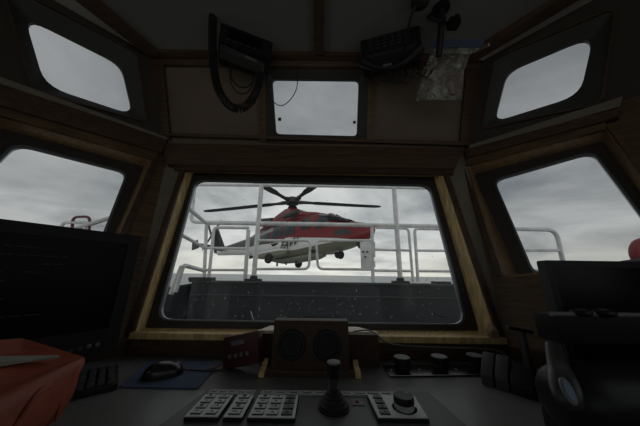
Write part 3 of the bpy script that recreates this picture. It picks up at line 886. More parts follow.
# left fork arm with its badge
arm = []
vy = lambda x, y, Y: Plane((0, Y, 0), (0, 1, 0)).at(x, y)
pth = catmull([vy(553, 345, .540), vy(556, 358, .505), vy(561, 374, .462), vy(566, 392, .440), vy(571, 410, .430)], 5)
wd = [.013, .013, .013, .0135, .014, .0145, .015, .0155, .016, .017, .018, .019, .020, .020, .0205, .020, .0195, .018, .016, .012, .006]
b = MB(); b.tube(pth, wd[:len(pth)], 16, flat=.6); b.build('fork_arm', arm_g, tr_, world=True, smooth=60)
b = MB(); b.lathe([(.0155, 0), (.0155, .003), (.0125, .0042), (0, .0042)], 28, Mt(vy(567, 391, .428)) @ Matrix.Rotation(R(12), 4, 'Y') @ Matrix.Rotation(R(62), 4, 'X') @ Matrix.Diagonal((.62, 1.2, 1, 1)), mi=0)
b.lathe([(.0115, .0042), (.0115, .005), (0, .005)], 28, Mt(vy(567, 391, .428)) @ Matrix.Rotation(R(12), 4, 'Y') @ Matrix.Rotation(R(62), 4, 'X') @ Matrix.Diagonal((.62, 1.2, 1, 1)), mi=1)
o = b.build('badge', [mgrey, badge_b], tr_, world=True); o['label'] = 'oval badge with a blue centre'
b = MB(); b.tube(catmull([(.735, .530, 1.10), (.731, .515, 1.07), (.727, .49, 1.05), (.725, .475, 1.0)], 5), .013, 12, flat=.6); b.build('fork_arm', arm_g, tr_, world=True)

b = MB(); bb = bmesh.new(); bmesh.ops.create_icosphere(bb, subdivisions=3, radius=.024)
for v in bb.verts:
    q = 1+.28*math.sin(v.co.x*190+v.co.z*130)+.22*math.sin(v.co.y*220-v.co.z*160+1)
    v.co = V((v.co.x*q*.8, v.co.y*q*.6, max(v.co.z*q*1.05, -.020)))
b._merge(bb, Matrix.Translation((.702, .998, .990)))
tag(b.build('crumpled_rag', mat('brown_rag', (.34, .24, .17), .85, noise=.3, nscale=60), o=(.702, .998, .970)), 'small crumpled brown rag in the right-hand corner of the window sill', 'rag')
# cable lying along the back of the desk
b = MB(); b.tube(catmull([(.125, .89, 1.006), (.19, .905, 1.006), (.255, .945, .960), (.34, .975, .940), (.48, .978, .936), (.62, .975, .934), (.70, .97, .925), (.73, .94, .889)], 8), .0026, 7)
tag(b.build('grey_cable', cable_m, o=(.4, .97, .94)), 'thin grey cable sagging from the speaker box along the dark back board', 'cable')

# ------------------------------------------------------------------ OVERHEAD
def cpt(x, y, z): return Plane((0, 0, z), (0, 0, 1)).at(x, y)
# left: radio with handset and coiled cord
a0, a1 = cpt(221, 22, ZT), cpt(273, 42, ZT)
dirx = (a1-a0).normalized(); rz = math.atan2(dirx.y, dirx.x); Wd = (a1-a0).length
ra = thing('overhead_radio', 'black ceiling radio with coiled-cord handset, left of the small skylight', 'radio', tuple((a0+a1)/2), (0, 0, rz))
b = MB(); b.prism([(-Wd/2, 0, -.002), (-Wd/2, .012, -.100), (-Wd/2, .085, -.128), (-Wd/2, .15, -.10), (-Wd/2, .15, -.002)], (Wd, 0, 0), bev=.005); b.build('case', black, ra)
b = MB(); b.box((-.01, -.001, -.045), (Wd*.62, .004, .050), Mt((0, 0.004, 0), 0, R(-6))); b.build('display', screen_m, ra)
for i in range(5):
    b = MB(); b.box((-Wd*.33+i*.03, .004, -.085), (.018, .006, .010), bev=.001); b.build('button', dgrey, ra)
b = MB(); b.box((0, .05, -.002), (Wd*.9, .10, .008)); b.build('bracket', dgrey, ra)
b = MB(); b.prism(roundpoly([(-.115, .012, -.112), (.095, .012, -.137), (.095, .012, -.165), (-.115, .012, -.143)], .008), (0, .045, -.012), bev=.005); hs = b.build('handset', dgrey, ra)
b = MB(); b.box((.045, .006, -.147), (.055, .006, .012), Mt((0, 0, 0), 0, 0, R(7)), bev=.002); o = b.build('handset_plate', mgrey, hs)
vyy = lambda x, y, Y: Plane((0, Y, 0), (0, 1, 0)).at(x, y)
path = catmull([vyy(213, 13, .775), vyy(212.5, 28, .79), vyy(212.5, 45, .80), vyy(213.5, 66, .815), vyy(218, 88, .83), vyy(227, 103, .845), vyy(238, 109, .85), vyy(249, 103, .85), vyy(257, 90, .85), vyy(262, 74, .85)], 10)
L = [0]
for i in range(1, len(path)): L.append(L[-1]+(path[i]-path[i-1]).length)
turns = int(L[-1]/.0125); npt = turns*9; co = []
ii = 0
upv = V((0, 1, 0))
for j in range(npt+1):
    s_ = L[-1]*j/npt
    while ii < len(L)-2 and L[ii+1] < s_: ii += 1
    f = (s_-L[ii])/max(1e-6, L[ii+1]-L[ii]); p = path[ii].lerp(path[ii+1], f); t = (path[ii+1]-path[ii]).normalized()
    a = t.cross(upv).normalized(); c = a.cross(t)
    ang = 2*math.pi*turns*j/npt
    co.append(p+(a*math.cos(ang)+c*math.sin(ang))*.0155)
b = MB(); b.tube(co, .0040, 5); b.build('coiled_cord', rubber, ra, world=True)
b = MB(); b.tube(catmull([vyy(208, -8, .72), vyy(214, 0, .735), vyy(216, 6, .76), vyy(213, 13, .775)], 5), .003, 7); b.build('cord_lead', rubber, ra, world=True)
for q in range(2):
    b = MB(); b.tube(catmull([(-.46, .89, 2.215), (-.455, .92, 2.15-.03*q), (-.41, .935, 2.115-.04*q), (-.36, .93, 2.13-.03*q), (-.335, .92, 2.21)], 7), .0035, 7)
    b.build('loose_wire', rubber, ra, world=True)
# thin wire hanging over the skylight
b = MB(); b.tube([PUF.at(*p)-PUF.n*.02 for p in [(c.x, c.y) for c in catmull([(268, 84, 0), (270, 96, 0), (276, 105, 0), (283, 107, 0), (291, 101, 0), (297, 90, 0), (298, 76, 0), (297, 68, 0)], 6)]], .0024, 7)
tag(b.build('hanging_wire', rubber, o=PUF.at(283, 90)-PUF.n*.02), 'thin black wire looping across the small skylight', 'wire')

# right: telephone set
a0, a1 = cpt(360, 40, ZT), cpt(420, 24, ZT)
dirx = (a1-a0).normalized(); rz = math.atan2(dirx.y, dirx.x); Wd = (a1-a0).length
te = thing('overhead_telephone', 'black telephone set with keypad under the ceiling, right of the small skylight', 'telephone', tuple((a0+a1)/2), (0, 0, rz))
b = MB(); b.prism([(-Wd/2, 0, -.002), (-Wd/2, .012, -.105), (-Wd/2, .06, -.150), (-Wd/2, .11, -.135), (-Wd/2, .13, -.002)], (Wd, 0, 0), bev=.012); b.build('case', black, te)
for r in range(4):
    for c in range(6):
        b = MB(); b.box((-Wd*.32+c*.034, .001+r*.0028, -.018-.018*r), (.022, .006, .010), bev=.0015); b.build('key', dgrey, te)
b = MB(); rows = []
for i in range(15):
    t = i/14; x = -Wd/2+.006+t*(Wd-.012); y = .022+.015*math.sin(math.pi*t); z = -.118-.068*math.sin(math.pi*t)
    rows.append((x, y, z))
b.tube(rows, [.017+.008*(abs(i-7)/7)**3 for i in range(15)], 12); hs = b.build('handset', black_s, te)
b = MB(); b.box((-.02, .012, -.188), (.04, .01, .010), bev=.002); b.build('handset_plate', mgrey, hs)
for q in range(7):
    b = MB(); x0 = -.10+.03*q
    b.tube(catmull([(x0, .07, -.115), (x0+.02, .055, -.205-.012*(q % 3)), (x0+.07, .06, -.235-.012*(q % 4)), (x0+.11, .08, -.20), (x0+.10, .10, -.11)], 6), .003, 6)
    b.build('loose_wire', rubber, te)
# dangling ball microphone
p = cpt(420, 2, 2.33)
mc = thing('ball_microphone', 'black ball microphone hanging under the ceiling above the telephone', 'microphone', tuple(p))
b = MB(); b.sphere((0, 0, 0), .034, (1.15, 1, .8)); b.build('head', rubber, mc, smooth=60)
b = MB(); b.lathe([(.010, .0), (.010, .036)], 10); b.build('stem', rubber, mc)
b = MB(); b.tube(catmull([tuple(p+V((-.02, .0, -.02))), tuple(p+V((-.035, .045, -.06))), tuple(p+V((-.025, .10, -.09))), tuple(p+V((-.03, .14, -.10)))], 6), .006, 8); b.build('cord', rubber, mc, world=True)
# camera mount
p = cpt(441, 8, ZT)
cm = thing('camera_mount', 'black clamp arm with a small camera hanging from the ceiling at upper right', 'camera mount', tuple(p))
b = MB(); b.lathe([(.035, 0), (.035, -.008), (.012, -.012), (.010, -.03)], 20); b.build('ceiling_plate', black, cm)
b = MB(); b.tube(catmull([(0, 0, -.02), (.004, .02, -.07), (.006, .05, -.13), (.008, .08, -.185)], 6), .014, 12); b.build('arm', black_s, cm)
b = MB(); pts = [(.036*math.cos(a)-.022, .01+.012*math.sin(a), -.045+.036*math.sin(a)) for a in [2*math.pi*i/24 for i in range(24)]]
b.tube(pts, .006, 8, closed=True); b.build('clamp_ring', black, cm)
b = MB(); b.box((.058, .02, -.065), (.046, .04, .036), bev=.006); b.lathe([(.012, 0), (.012, .012), (.009, .012), (0, .010)], 16, Mt((.058, .0, -.065)) @ Matrix.Rotation(R(90), 4, 'X')); b.build('camera_body', black, cm)
b = MB(); b.tube([(.01, .02, -.060), (.05, .02, -.062)], .007, 8); b.build('knuckle', black, cm)
# zip bag
zb = thing('zip_bag', 'clear plastic zip bag with blue strip hanging from the camera mount', 'plastic bag', tuple(cpt(444, 60, 2.2)))
PB = Plane((.55, .86, 2.2), (0.12, .92, .36))
def pbag(x, y, d=0): return PB.at(x, y)+PB.n*d
outl = [(424, 67), (432, 58), (444, 53), (458, 53), (470, 54), (464, 72), (463, 84), (462, 99), (440, 99), (416.5, 100), (420, 84)]
cx, cy = 442, 80
fr_, bk_ = [], []
for (f, d) in ((1.0, 0), (.8, .014), (.5, .022), (.2, .024)):
    fr_.append([pbag(cx+(x-cx)*f, cy+(y-cy)*f, -d*(1+.35*math.sin(i*2.1+f*7))) for i, (x, y) in enumerate(outl)])
    bk_.append([pbag(cx+(x-cx)*f, cy+(y-cy)*f, .004+d*.8*(1+.3*math.sin(i*1.7+f*5))) for i, (x, y) in enumerate(outl)])
b = MB(); b.loops(list(reversed(fr_))+bk_, cap=True); b.build('pouch', poly_m, zb, world=True, smooth=70)
b = MB(); b.prism([pbag(432, 50), pbag(444, 46), pbag(474, 46), pbag(490, 43), pbag(490, 46), pbag(470, 54), pbag(444, 54), pbag(426, 66)], PB.n*.003); b.build('flap', poly_m, zb, world=True)
b = MB(); b.prism([pbag(430, 43, -.003), pbag(452, 40, -.003), pbag(484, 40, -.003), pbag(481, 48, -.003), pbag(450, 48, -.003), pbag(430, 49, -.003)], -PB.n*.003); o = b.build('zip_strip', blue_film, zb, world=True); o['label'] = 'dark blue zip strip'
b = MB(); b.tube([pbag(416.5, 100, 0), pbag(440, 99, 0), pbag(462, 99, 0)], .004, 7); b.build('bottom_seam', poly_m, zb, world=True)
b = MB(); b.tube([pbag(x, y, -.018) for x, y in ((451, 64), (455, 60), (460, 62), (460, 68), (455, 70))], .003, 6, closed=True); b.build('hang_hole', poly_m, zb, world=True)

# ================================================================== OUTSIDE
# sea
b = MB(); b.prism([(-6000, 3, -9), (6000, 3, -9), (6000, 9000, -9), (-6000, 9000, -9)], (0, 0, -1))
struct(b.build('sea', sea_mat(), smooth=0))
YR = 2.6                                       # rail line, ahead of the wheelhouse
PV = Plane((0, YR, 1.2), (0, 1, 0))
at = lambda x, y: PV.at(x, y)
b = MB(); b.prism([(-3.4, 1.22, .34), (3.4, 1.22, .34), (3.4, YR+.4, .34), (-3.4, YR+.4, .34)], (0, 0, -.05))
struct(b.build('foredeck', hull_m, smooth=0))
bt = at(320, 282).z
xl = at(193, 284).x
bul = thing('bulwark', 'dark blue-grey steel bulwark under the pipe railing outside the front window', 'bulwark', (.5, YR, .34))
b = MB(); b.prism([(xl, YR-.03, .34), (3.4, YR-.03, .34), (3.4, YR+.10, .34), (xl, YR+.10, .34)], (0, 0, bt-.36)); b.build('plating', hull_m, bul, world=True, smooth=0)
b = MB(); b.prism([(xl-.02, YR-.06, bt-.02), (3.4, YR-.06, bt-.02), (3.4, YR+.13, bt-.02), (xl-.02, YR+.13, bt-.02)], (0, 0, .02), bev=.005); b.build('capping', hull_l, bul, world=True)
zl = at(320, 296).z
b = MB(); b.box((xl/2+1.7, YR-.036, zl), (3.4-xl, .02, .012)); b.build('rubbing_strip', hull_l, bul, world=True)
# wing that runs back toward the wheelhouse on the left
wing = thing('bulwark_wing', 'sloping blue-grey bulwark wing at the lower left of the front window', 'bulwark', (xl-.3, 2.2, .34))
b = MB(); b.prism([(xl, YR+.05, .34), (xl, YR+.05, bt-.06), (xl-.35, 1.75, bt-.16), (xl-.35, 1.75, .34)], (-.05, 0, 0)); b.build('plating', hull_m, wing, world=True, smooth=0)
b = MB(); b.tube([(xl-.02, YR+.05, bt-.05), (xl-.37, 1.75, bt-.15)], .02, 8); b.build('capping', hull_l, wing, world=True)

RT, RS = .021, .015
rl = thing('pipe_railing', 'grey pipe railing with tall posts on the bulwark ahead of the front window', 'railing', (0, YR, bt))
def pipe(nm, pts, r, m=rail_m, par=None, n=10, cl=False):
    b = MB(); b.tube(pts, r, n, closed=cl); return b.build(nm, m, par or rl, world=True, smooth=50)
def px(l): return [at(*p) for p in l]
def rnd(l, r=.05, seg=5):
    """open polyline with rounded inner corners"""
    q = [V(p) for p in l]; out = [q[0]]
    for i in range(1, len(q)-1):
        a, p, c = q[i-1], q[i], q[i+1]
        s0 = p+(a-p).normalized()*r; s1 = p+(c-p).normalized()*r
        for j in range(seg+1):
            t = j/seg; out.append((1-t)**2*s0+2*t*(1-t)*p+t*t*s1)
    return out+[q[-1]]
# upper wire frame and the handrail
pipe('top_rail', rnd(px([(330, 224), (191, 222), (195, 184.5), (330, 186), (470, 189)]), .06), .020)
pipe('handrail', px([(207, 223), (330, 224.5), (480, 227)]), .024)
for (x0, y0, x1, y1) in ((261.5, 186, 253.5, 281), (394, 188, 400.5, 283)):
    pipe('post', px([(x0, y0), (x1, y1)]), .027)
    p = at(x1, y1); b = MB(); b.box((p.x, YR, bt+.012), (.17, .11, .024), bev=.004); b.build('post_foot', rail_d, rl, world=True)
    b = MB(); b.lathe([(.045, 0), (.04, .03), (.03, .04)], 14, Mt((p.x, YR, bt+.02))); b.build('post_socket', rail_d, rl, world=True)
pipe('stanchion', px([(206.5, 224), (204, 281)]), .019)
pipe('stanchion', px([(372, 226), (373, 283)]), .019)
pipe('stanchion', px([(248.5, 230), (245, 281)]), .022)
p = at(204, 281); b = MB(); b.box((p.x-.02, YR, bt+.016), (.24, .14, .035), bev=.006); b.build('post_foot', rail_d, rl, world=True)
p = at(441, 283); b = MB(); b.box((p.x, YR, bt+.012), (.17, .11, .024), bev=.004); b.build('post_foot', rail_d, rl, world=True)
# left panel hoop, its rails
pipe('hoop', rnd(px([(208.5, 281), (214, 227.5), (249, 228)]), .05), RS+.003)
pipe('mid_rail', px([(206, 248), (247, 248.5)]), RS)
pipe('low_rail', px([(204, 270), (246, 270)]), RS)
# right panel hoops
pipe('hoop', rnd(px([(376, 227.5), (408.5, 228.5), (413, 282)]), .05), RS)
pipe('hoop', rnd(px([(418, 282), (414.5, 228.5), (470, 230)]), .05), RS+.002)
pipe('mid_rail', px([(373, 249.5), (411, 250.5)]), RS)
pipe('low_rail', px([(373, 270.5), (412, 271)]), RS)
pipe('mid_rail', px([(416, 250.5), (470, 251)]), RS)
pipe('low_rail', px([(417, 271), (470, 271.5)]), RS)
# the gate in the middle: two leaves of bent pipe with a hinge plate
def leaf(label, pts, r=.07):
    t = thing('railing_gate', label, 'gate', tuple(at(*pts[1])))
    b = MB(); b.tube(rnd(px(pts), r), RS, 10); b.build('bent_pipe', rail_m, t, world=True, smooth=50)
    return t
g1 = leaf('left leaf of the bent-pipe railing gate in front of the helicopter', [(258, 240.5), (310.8, 240.5), (308.8, 269), (254, 269)], .06)
g2 = leaf('right leaf of the bent-pipe railing gate, carrying a grey plate', [(372, 240.5), (316, 240.5), (318, 269), (372, 269.5)], .06)
b = MB(); p0, p1, p2, p3 = px([(360, 242), (372, 242), (372, 268.5), (361, 268.5)])
b.prism([p0, p1, p2, p3], (0, -.012, 0), bev=.003); pt = b.build('hinge_plate', rail_m, g2, world=True)
for (x, y) in ((363, 252), (367, 252), (365, 257)):
    p = at(x, y); b = MB(); b.box((p.x, YR-.016, p.z), (.022, .008, .016)); b.build('plate_slot', hull_m, pt, world=True)
for y in (245, 254, 264):
    p = at(372.5, y); b = MB(); b.tube([p+V((.012, -.01, -.035)), p+V((.012, -.01, .035))], .018, 10); b.build('hinge', rail_m, g2, world=True)
b = MB(); p = at(313.5, 251); b.box(tuple(p), (.055, .02, .03), bev=.003); b.build('latch', rail_d, g1, world=True)
# rails running back on the left side of the foredeck
ls = thing('side_railing', 'grey pipe railing running back along the left side of the foredeck', 'railing', (-1.4, 2.2, bt))
PVn = Plane((0, 1.95, 1.2), (0, 1, 0))
for (a, c, nm, r) in (((206, 223), (184, 205), 'handrail', .02), ((205, 248), (181, 236), 'mid_rail', RS)):
    e = Plane((0, 1.7, 1.2), (0, 1, 0)).at(c[0]-3, c[1]-3)
    s0 = at(*a); e = s0+(e-s0)
    pipe(nm, [s0, e], r, rail_m, ls)
s0 = at(203.5, 270.5); e = PVn.at(183, 265); e2 = PVn.at(175, 292)
pipe('low_rail', rnd([s0, e, e2], .06), RS+.004, rail_m, ls)
pipe('brace', [PVn.at(182, 266), PVn.at(171, 294)], .02, rail_w, ls)
# structures seen through the left bay window
lr = thing('ladder_head', 'red-brown pipe hoop with pale handrail outside the left window', 'railing', (-2.3, 1.9, .6))
PA = Plane((0, 2.1, 1.2), (0, 1, 0))
def pa(l): return [PA.at(*p) for p in l]
pipe('red_hoop', rnd(pa([(62, 384), (73, 217), (90, 216.5), (79, 384)]), .05), .012, rail_r, lr)
pipe('grey_hoop', rnd(pa([(58, 262), (62, 222.5), (96, 223)]), .05), .014, rail_m, lr)
pipe('pale_handrail', pa([(66, 232), (125, 213)]), .020, rail_w, lr)
pipe('upright', pa([(85, 222), (77, 384)]), .014, rail_m, lr)
# railing hoop through the right bay window
rr = thing('bow_side_railing', 'grey pipe railing hoop outside the right window', 'railing', (2.3, 2.0, .5))
PD = Plane((0, 2.3, 1.2), (0, 1, 0))
def pd(l): return [PD.at(*p) for p in l]
pipe('top_rail', rnd(pd([(470, 228), (556, 230), (592, 395)]), .10), .020, rail_m, rr)
pipe('mid_rail', pd([(470, 250), (562, 250.5)]), .014, rail_m, rr)
pipe('low_rail', pd([(470, 270), (566, 270.5)]), .014, rail_m, rr)
# lifebuoy peeping over the right monitor
PLb = Plane((0, 1.7, 1.2), (0, 1, 0)); p = PLb.at(651, 256)
lb = thing('lifebuoy', 'red lifebuoy outside the right window, at the edge of view', 'lifebuoy', tuple(p))
b = MB(); b.tube([(.10*math.cos(2*math.pi*i/28), 0, .10*math.sin(2*math.pi*i/28)) for i in range(28)], .04, 12, closed=True); b.build('ring', buoy_m, lb)
b = MB(); b.tube([(.11*math.cos(R(a)), 0, .11*math.sin(R(a))) for a in (20, 30, 40)], .043, 12); b.build('band', white, lb)
b = MB(); b.tube([(0, .05, -.10), (0, .05, -.9)], .02, 8); b.build('holder', rail_m, lb)

# ================================================================== HELICOPTER
HD = 14.0
ZS, NX = 1.06, .90
hubp = Plane((0, HD, 0), (0, 1, 0)).at(292.5, 202)
he = thing('helicopter', 'red and white twin-engine helicopter hovering beyond the bow railing', 'helicopter', (0, 0, 0))
ROLLH = R(-3)
Mh = Matrix.Translation(hubp) @ Matrix.Rotation(R(-32), 4, 'Z') @ Matrix.Rotation(R(-6), 4, 'Y') @ Matrix.Rotation(ROLLH, 4, 'X') @ Matrix.Translation((0, 0, -3.25))
he.matrix_basis = Mh
def sup(hw, z0, z1, x, n=28, e=2.6):
    zc, hh = (z0+z1)/2, (z1-z0)/2
    o = []
    for j in range(n):
        a = 2*math.pi*j/n; c, s_ = math.cos(a), math.sin(a)
        o.append(V((x, hw*math.copysign(abs(c)**(2/e), c), zc+hh*math.copysign(abs(s_)**(2/e), s_))))
    return o
ST = [(5.75, .10, .78, .98), (5.6, .34, .60, 1.10), (5.2, .62, .42, 1.22), (4.6, .86, .26, 1.36), (4.0, 1.0, .16, 1.62), (3.4, 1.08, .10, 1.98), (2.7, 1.12, .05, 2.18), (1.8, 1.13, .03, 2.22), (.6, 1.13, .03, 2.22), (-.6, 1.12, .05, 2.22), (-1.5, 1.02, .14, 2.18), (-2.3, .80, .34, 2.10), (-3.1, .56, .60, 1.98), (-4.0, .42, .82, 1.88), (-5.2, .34, .98, 1.80), (-6.4, .27, 1.12, 1.74), (-7.2, .20, 1.22, 1.72)]
b = MB(); b.loops([sup(h, a, c, x) for x, h, a, c in ST], cap=True); fus = b.build('fuselage', livery, he, smooth=50)
def hw_at(x, z):
    """half width of the skin at station x and height z"""
    for i in range(len(ST)-1):
        if ST[i][0] >= x >= ST[i+1][0]:
            t = (ST[i][0]-x)/(ST[i][0]-ST[i+1][0]); h, a, c = [ST[i][q]+(ST[i+1][q]-ST[i][q])*t for q in (1, 2, 3)]
            s_ = min(.999, abs((z-(a+c)/2)/((c-a)/2)))
            return h*(1-s_**2.6)**(1/2.6)
    return 0
def skin(nm, pts, m, side=-1, lift=.012, r=.06, lab=None):
    lp = roundpoly([(x, 0, z) for x, z in pts], r, 4)
    # subdivide the outline so that it follows the hull
    out = []
    for i in range(len(lp)):
        a, c = lp[i], lp[(i+1) % len(lp)]
        nn = max(1, int((c-a).length/.25))
        out += [a.lerp(c, j/nn) for j in range(nn)]
    cx_, cz_ = sum(p.x for p in out)/len(out), sum(p.z for p in out)/len(out)
    rows = []
    for f in (1, .66, .33, .05):
        rows.append([V((cx_+(p.x-cx_)*f, side*(hw_at(cx_+(p.x-cx_)*f, cz_+(p.z-cz_)*f)+lift), cz_+(p.z-cz_)*f)) for p in out])
    rim = [V((p.x, side*(abs(p.y)-lift-.03), p.z)) for p in rows[0]]
    b = MB(); b.loops([rim]+rows, cap=True)
    o = b.build(nm, m, he, smooth=60)
    if lab: o['label'] = lab
    return o
for sd in (-1, 1):
    skin('cockpit_door_window', [(3.55, 1.12), (3.60, 1.78), (2.75, 1.98), (2.62, 1.12)], h_dark, sd)
    skin('cabin_window', [(2.25, 1.22), (2.25, 1.86), (1.62, 1.86), (1.62, 1.22)], h_dark, sd)
    skin('cabin_window', [(1.15, 1.12), (1.15, 1.92), (.28, 1.92), (.28, 1.12)], h_dark, sd)
    skin('cabin_window', [(.18, 1.12), (.18, 1.92), (-.70, 1.92), (-.70, 1.12)], h_dark, sd)
    skin('rear_window', [(-.85, 1.10), (-.85, 1.50), (-1.95, 1.40), (-1.75, 1.10)], h_dark, sd)
    skin('side_stripe', [(-.6, 1.58), (-.75, 1.86), (-2.3, 1.62), (-2.2, 1.50)], mat('stripe_grey', (.30, .29, .29), .5), sd, .016)
    skin('chin_window', [(4.75, .62), (4.55, .92), (3.85, .90), (3.75, .62)], h_char, sd)
# windscreen wraps over the nose
rows = []
for x, h, a, c in ((4.62, .80, 1.20, 1.40), (4.3, .90, 1.28, 1.54), (3.9, .98, 1.36, 1.70), (3.45, 1.03, 1.46, 1.99)):
    full = sup(h+.02, a-(c-a), c+.02, x, 40)
    rows.append([p for p in full if p.z > a-.001][:])
nmin = min(len(r) for r in rows)
def resample(l, n):
    out = []
    for i in range(n):
        t = i/(n-1)*(len(l)-1); j = min(int(t), len(l)-2); out.append(l[j].lerp(l[j+1], t-j))
    return out
rows = [resample(r, 16) for r in rows]
b = MB(); bb = bmesh.new(); vv = [[bb.verts.new(p) for p in r] for r in rows]
for i in range(3):
    for j in range(15): bb.faces.new((vv[i][j], vv[i][j+1], vv[i+1][j+1], vv[i+1][j]))
rr_ = bmesh.ops.solidify(bb, geom=list(bb.faces), thickness=.02)
b._merge(bb); b.build('windscreen', h_dark, he, smooth=60)
b = MB(); b.tube(catmull([(4.70, 0, 1.36), (4.3, 0, 1.58), (3.9, 0, 1.74), (3.45, 0, 2.03)], 5), .035, 8); b.build('windscreen_post', h_red, he)
# engine cowling and gearbox fairing
CW = [(2.9, .30, 2.02, 2.16), (2.3, .62, 1.95, 2.34), (1.5, .74, 1.9, 2.50), (.8, .74, 1.9, 2.72), (.3, .68, 1.9, 2.92), (-.3, .66, 1.9, 2.94), (-.9, .70, 1.9, 2.74), (-1.7, .66, 1.85, 2.50), (-2.5, .50, 1.8, 2.22), (-3.3, .28, 1.75, 1.98)]
b = MB(); b.loops([sup(h, a, c, x, 24, 2.3) for x, h, a, c in CW], cap=True); b.build('engine_cowling', h_red, he, smooth=50)
for sd in (-1, 1):
    b = MB(); b.tube([(-1.2, sd*.52, 2.38), (-1.8, sd*.66, 2.40), (-2.15, sd*.80, 2.42)], [.20, .21, .20], 14); b.build('exhaust', h_char, he)
    b = MB(); b.box((.75, sd*.735, 2.30), (.55, .03, .22), bev=.01); b.build('engine_intake', h_char, he)
    # sponson with retracting gear
    b = MB(); b.loops([sup(.03, .20, .40, .55), sup(.20, .10, .48, .2), sup(.24, .06, .52, -.6), sup(.20, .10, .50, -1.4), sup(.05, .25, .42, -2.1)], M=Matrix.Translation((0, sd*1.12, 0)), cap=True)
    b.build('sponson', livery, he, smooth=50)
    b = MB(); b.tube([(-.55, sd*1.15, .20), (-.62, sd*1.22, -.30)], .055, 10); b.tube([(-.62, sd*1.10, -.28), (-.62, sd*1.34, -.28)], .05, 10)
    g = b.build('main_gear_leg', mgrey, he)
    b = MB(); b.lathe([(.08, -.08), (.22, -.09), (.27, -.05), (.27, .05), (.22, .09), (.08, .08)], 22, Mt((-.62, sd*1.38, -.30)) @ Matrix.Rotation(R(90), 4, 'X')); b.build('wheel', tyre, g)
b = MB(); b.tube([(3.35, 0, .15), (3.45, 0, -.30)], .06, 10); b.tube([(3.45, -.16, -.36), (3.45, .16, -.36)], .04, 10); g = b.build('nose_gear_leg', mgrey, he)
for sd in (-1, 1):
    b = MB(); b.lathe([(.07, -.05), (.18, -.06), (.23, -.03), (.23, .03), (.18, .06), (.07, .05)], 20, Mt((3.45, sd*.14, -.40)) @ Matrix.Rotation(R(90), 4, 'X')); b.build('wheel', tyre, g)
b = MB(); b.box((3.15, 0, .06), (.9, .40, .10), bev=.02); b.build('gear_door', h_belly, he)
b = MB(); b.loops([sup(.25, -.06, .10, 2.4), sup(.62, -.12, .14, 1.8), sup(.66, -.14, .14, .2), sup(.55, -.08, .18, -.9), sup(.2, .10, .3, -1.6)], cap=True); b.build('belly_fairing', h_belly, he, smooth=50)
for x in (1.4, .5, -.3, -1.0):
    b = MB(); b.box((x, -.25, -.14), (.10, .06, .20), bev=.01); b.build('antenna', h_char, he)
b = MB(); b.sphere((4.85, 0, .22), .22); b.build('camera_ball', h_char, he, smooth=60)
b = MB(); b.tube([(.2, -1.05, 2.25), (1.5, -1.18, 2.30)], .12, 10); b.build('rescue_hoist', h_char, he)
# tail: fin, stabiliser, tail rotor
b = MB(); b.prism([(-6.5, -.07, 1.60), (-7.0, -.07, 1.25), (-7.75, -.07, 1.45), (-8.35, -.05, 3.05), (-7.75, -.05, 3.10)], (0, .14, 0), bev=.03); b.build('tail_fin', h_char, he)
b = MB(); b.prism([(-5.85, -2.45, 1.42), (-6.5, -2.45, 1.42), (-6.7, 0, 1.42), (-6.7, 2.45, 1.42), (-5.85, 2.45, 1.42), (-5.75, 0, 1.42)], (0, 0, .09), bev=.02); b.build('stabiliser', h_char, he)
for sd in (-1, 1):
    b = MB(); b.prism([(-5.85, sd*2.45, 1.20), (-6.6, sd*2.45, 1.15), (-6.7, sd*2.45, 1.75), (-6.1, sd*2.45, 1.75)], (0, .05, 0), bev=.01); b.build('end_plate', h_char, he)
b = MB(); b.lathe([(.16, 0), (.16, .22), (.08, .30), (0, .30)], 16, Mt((-8.0, -.05, 2.65)) @ Matrix.Rotation(R(90), 4, 'X')); b.build('tail_rotor_hub', h_char, he)
for i in range(4):
    a = R(38+90*i); b = MB()
    b.prism([(.1, -.09, 0), (1.25, -.11, 0), (1.30, .09, 0), (.1, .09, 0)], (0, 0, .03), Mt((-8.0, -.28, 2.65)) @ Matrix.Rotation(R(90), 4, 'X') @ Matrix.Rotation(a, 4, 'Z')); b.build('tail_rotor_blade', h_blade, he)
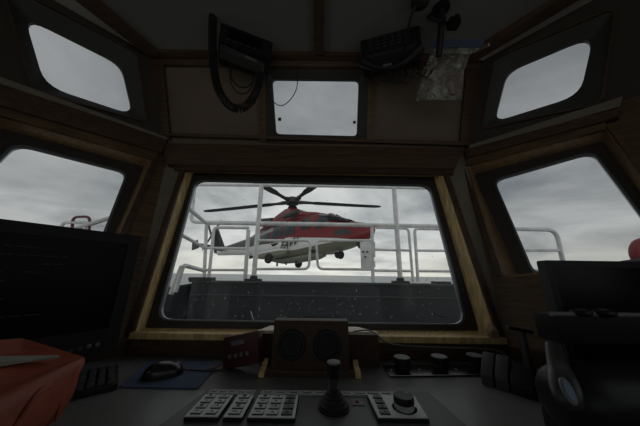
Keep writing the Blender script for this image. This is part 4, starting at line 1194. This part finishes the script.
def stretch(o):
    for q in [c for c in bpy.data.objects if c.parent == o]:
        zs = [v.co.z for v in q.data.vertices]; mid = (min(zs)+max(zs))/2
        for v in q.data.vertices:
            if q.name.startswith('wheel'): v.co.z += (3.25-(3.25-mid)*ZS)-mid
            elif 'gear_leg' in q.name: v.co.z = 3.25-(3.25-v.co.z)*ZS
            else: v.co.z = 3.25-(3.25-v.co.z)*ZS-.34*min(1, max(0, (3.25-v.co.z)/.9))
            if v.co.x > 0: v.co.x *= NX
        stretch(q)
# italic fleet name on the white flank
fc = bpy.data.curves.new('fleet_name', 'FONT'); fc.body = 'EAVV'; fc.size = .56; fc.shear = .45; fc.extrude = .006; fc.offset = .012
fo = bpy.data.objects.new('fleet_name', fc); COL.objects.link(fo)
dg = bpy.context.evaluated_depsgraph_get(); dg.update()
me = bpy.data.meshes.new_from_object(fo.evaluated_get(dg)); bpy.data.objects.remove(fo)
me.name = 'fleet_name'; me.transform(Matrix.Translation((.02, -1.175, .42)) @ Matrix.Rotation(R(90), 4, 'X') @ Matrix.Rotation(R(4), 4, 'Z'))
me.materials.clear(); me.materials.append(ink)
fo = bpy.data.objects.new('fleet_name', me); COL.objects.link(fo); fo.parent = he
skin('flank_badge', [(-.75, .86), (-.10, .86), (-.30, .74), (-.62, .70)], ink, -1, .014, .02)
stretch(he)
# main rotor
b = MB(); b.lathe([(.30, 2.85), (.20, 2.98), (.17, 3.1), (.17, 3.18)], 18); b.build('mast', h_char, he)
b = MB(); b.lathe([(.20, 3.08), (.42, 3.12), (.46, 3.22), (.42, 3.34), (.36, 3.46), (.34, 3.50), (.12, 3.54), (0, 3.54)], 24); b.build('rotor_hub', h_blade, he)
for i in range(5):
    a = R(165+32+72*i)
    M = Mt((0, 0, 3.25)) @ Matrix.Rotation(a, 4, 'Z') @ Matrix.Rotation(R(-2.5), 4, 'Y')
    rows = []
    for x, cw, tk in ((.35, .13, .13), (.9, .12, .11), (1.35, .20, .06), (1.7, .31, .045), (4.5, .31, .04), (6.5, .30, .035), (6.9, .18, .025)):
        rows.append([V((x, cw*math.cos(2*math.pi*j/12)*.85-.03, tk*math.sin(2*math.pi*j/12)+.0025*x*x*.6)) for j in range(12)])
    b = MB(); b.loops(rows, M, cap=True); bl = b.build('main_rotor_blade', h_blade, he, smooth=60)
    b = MB(); b.box((.55, .17, .0), (.35, .06, .10), M, bev=.01); b.build('blade_damper', h_char, bl)
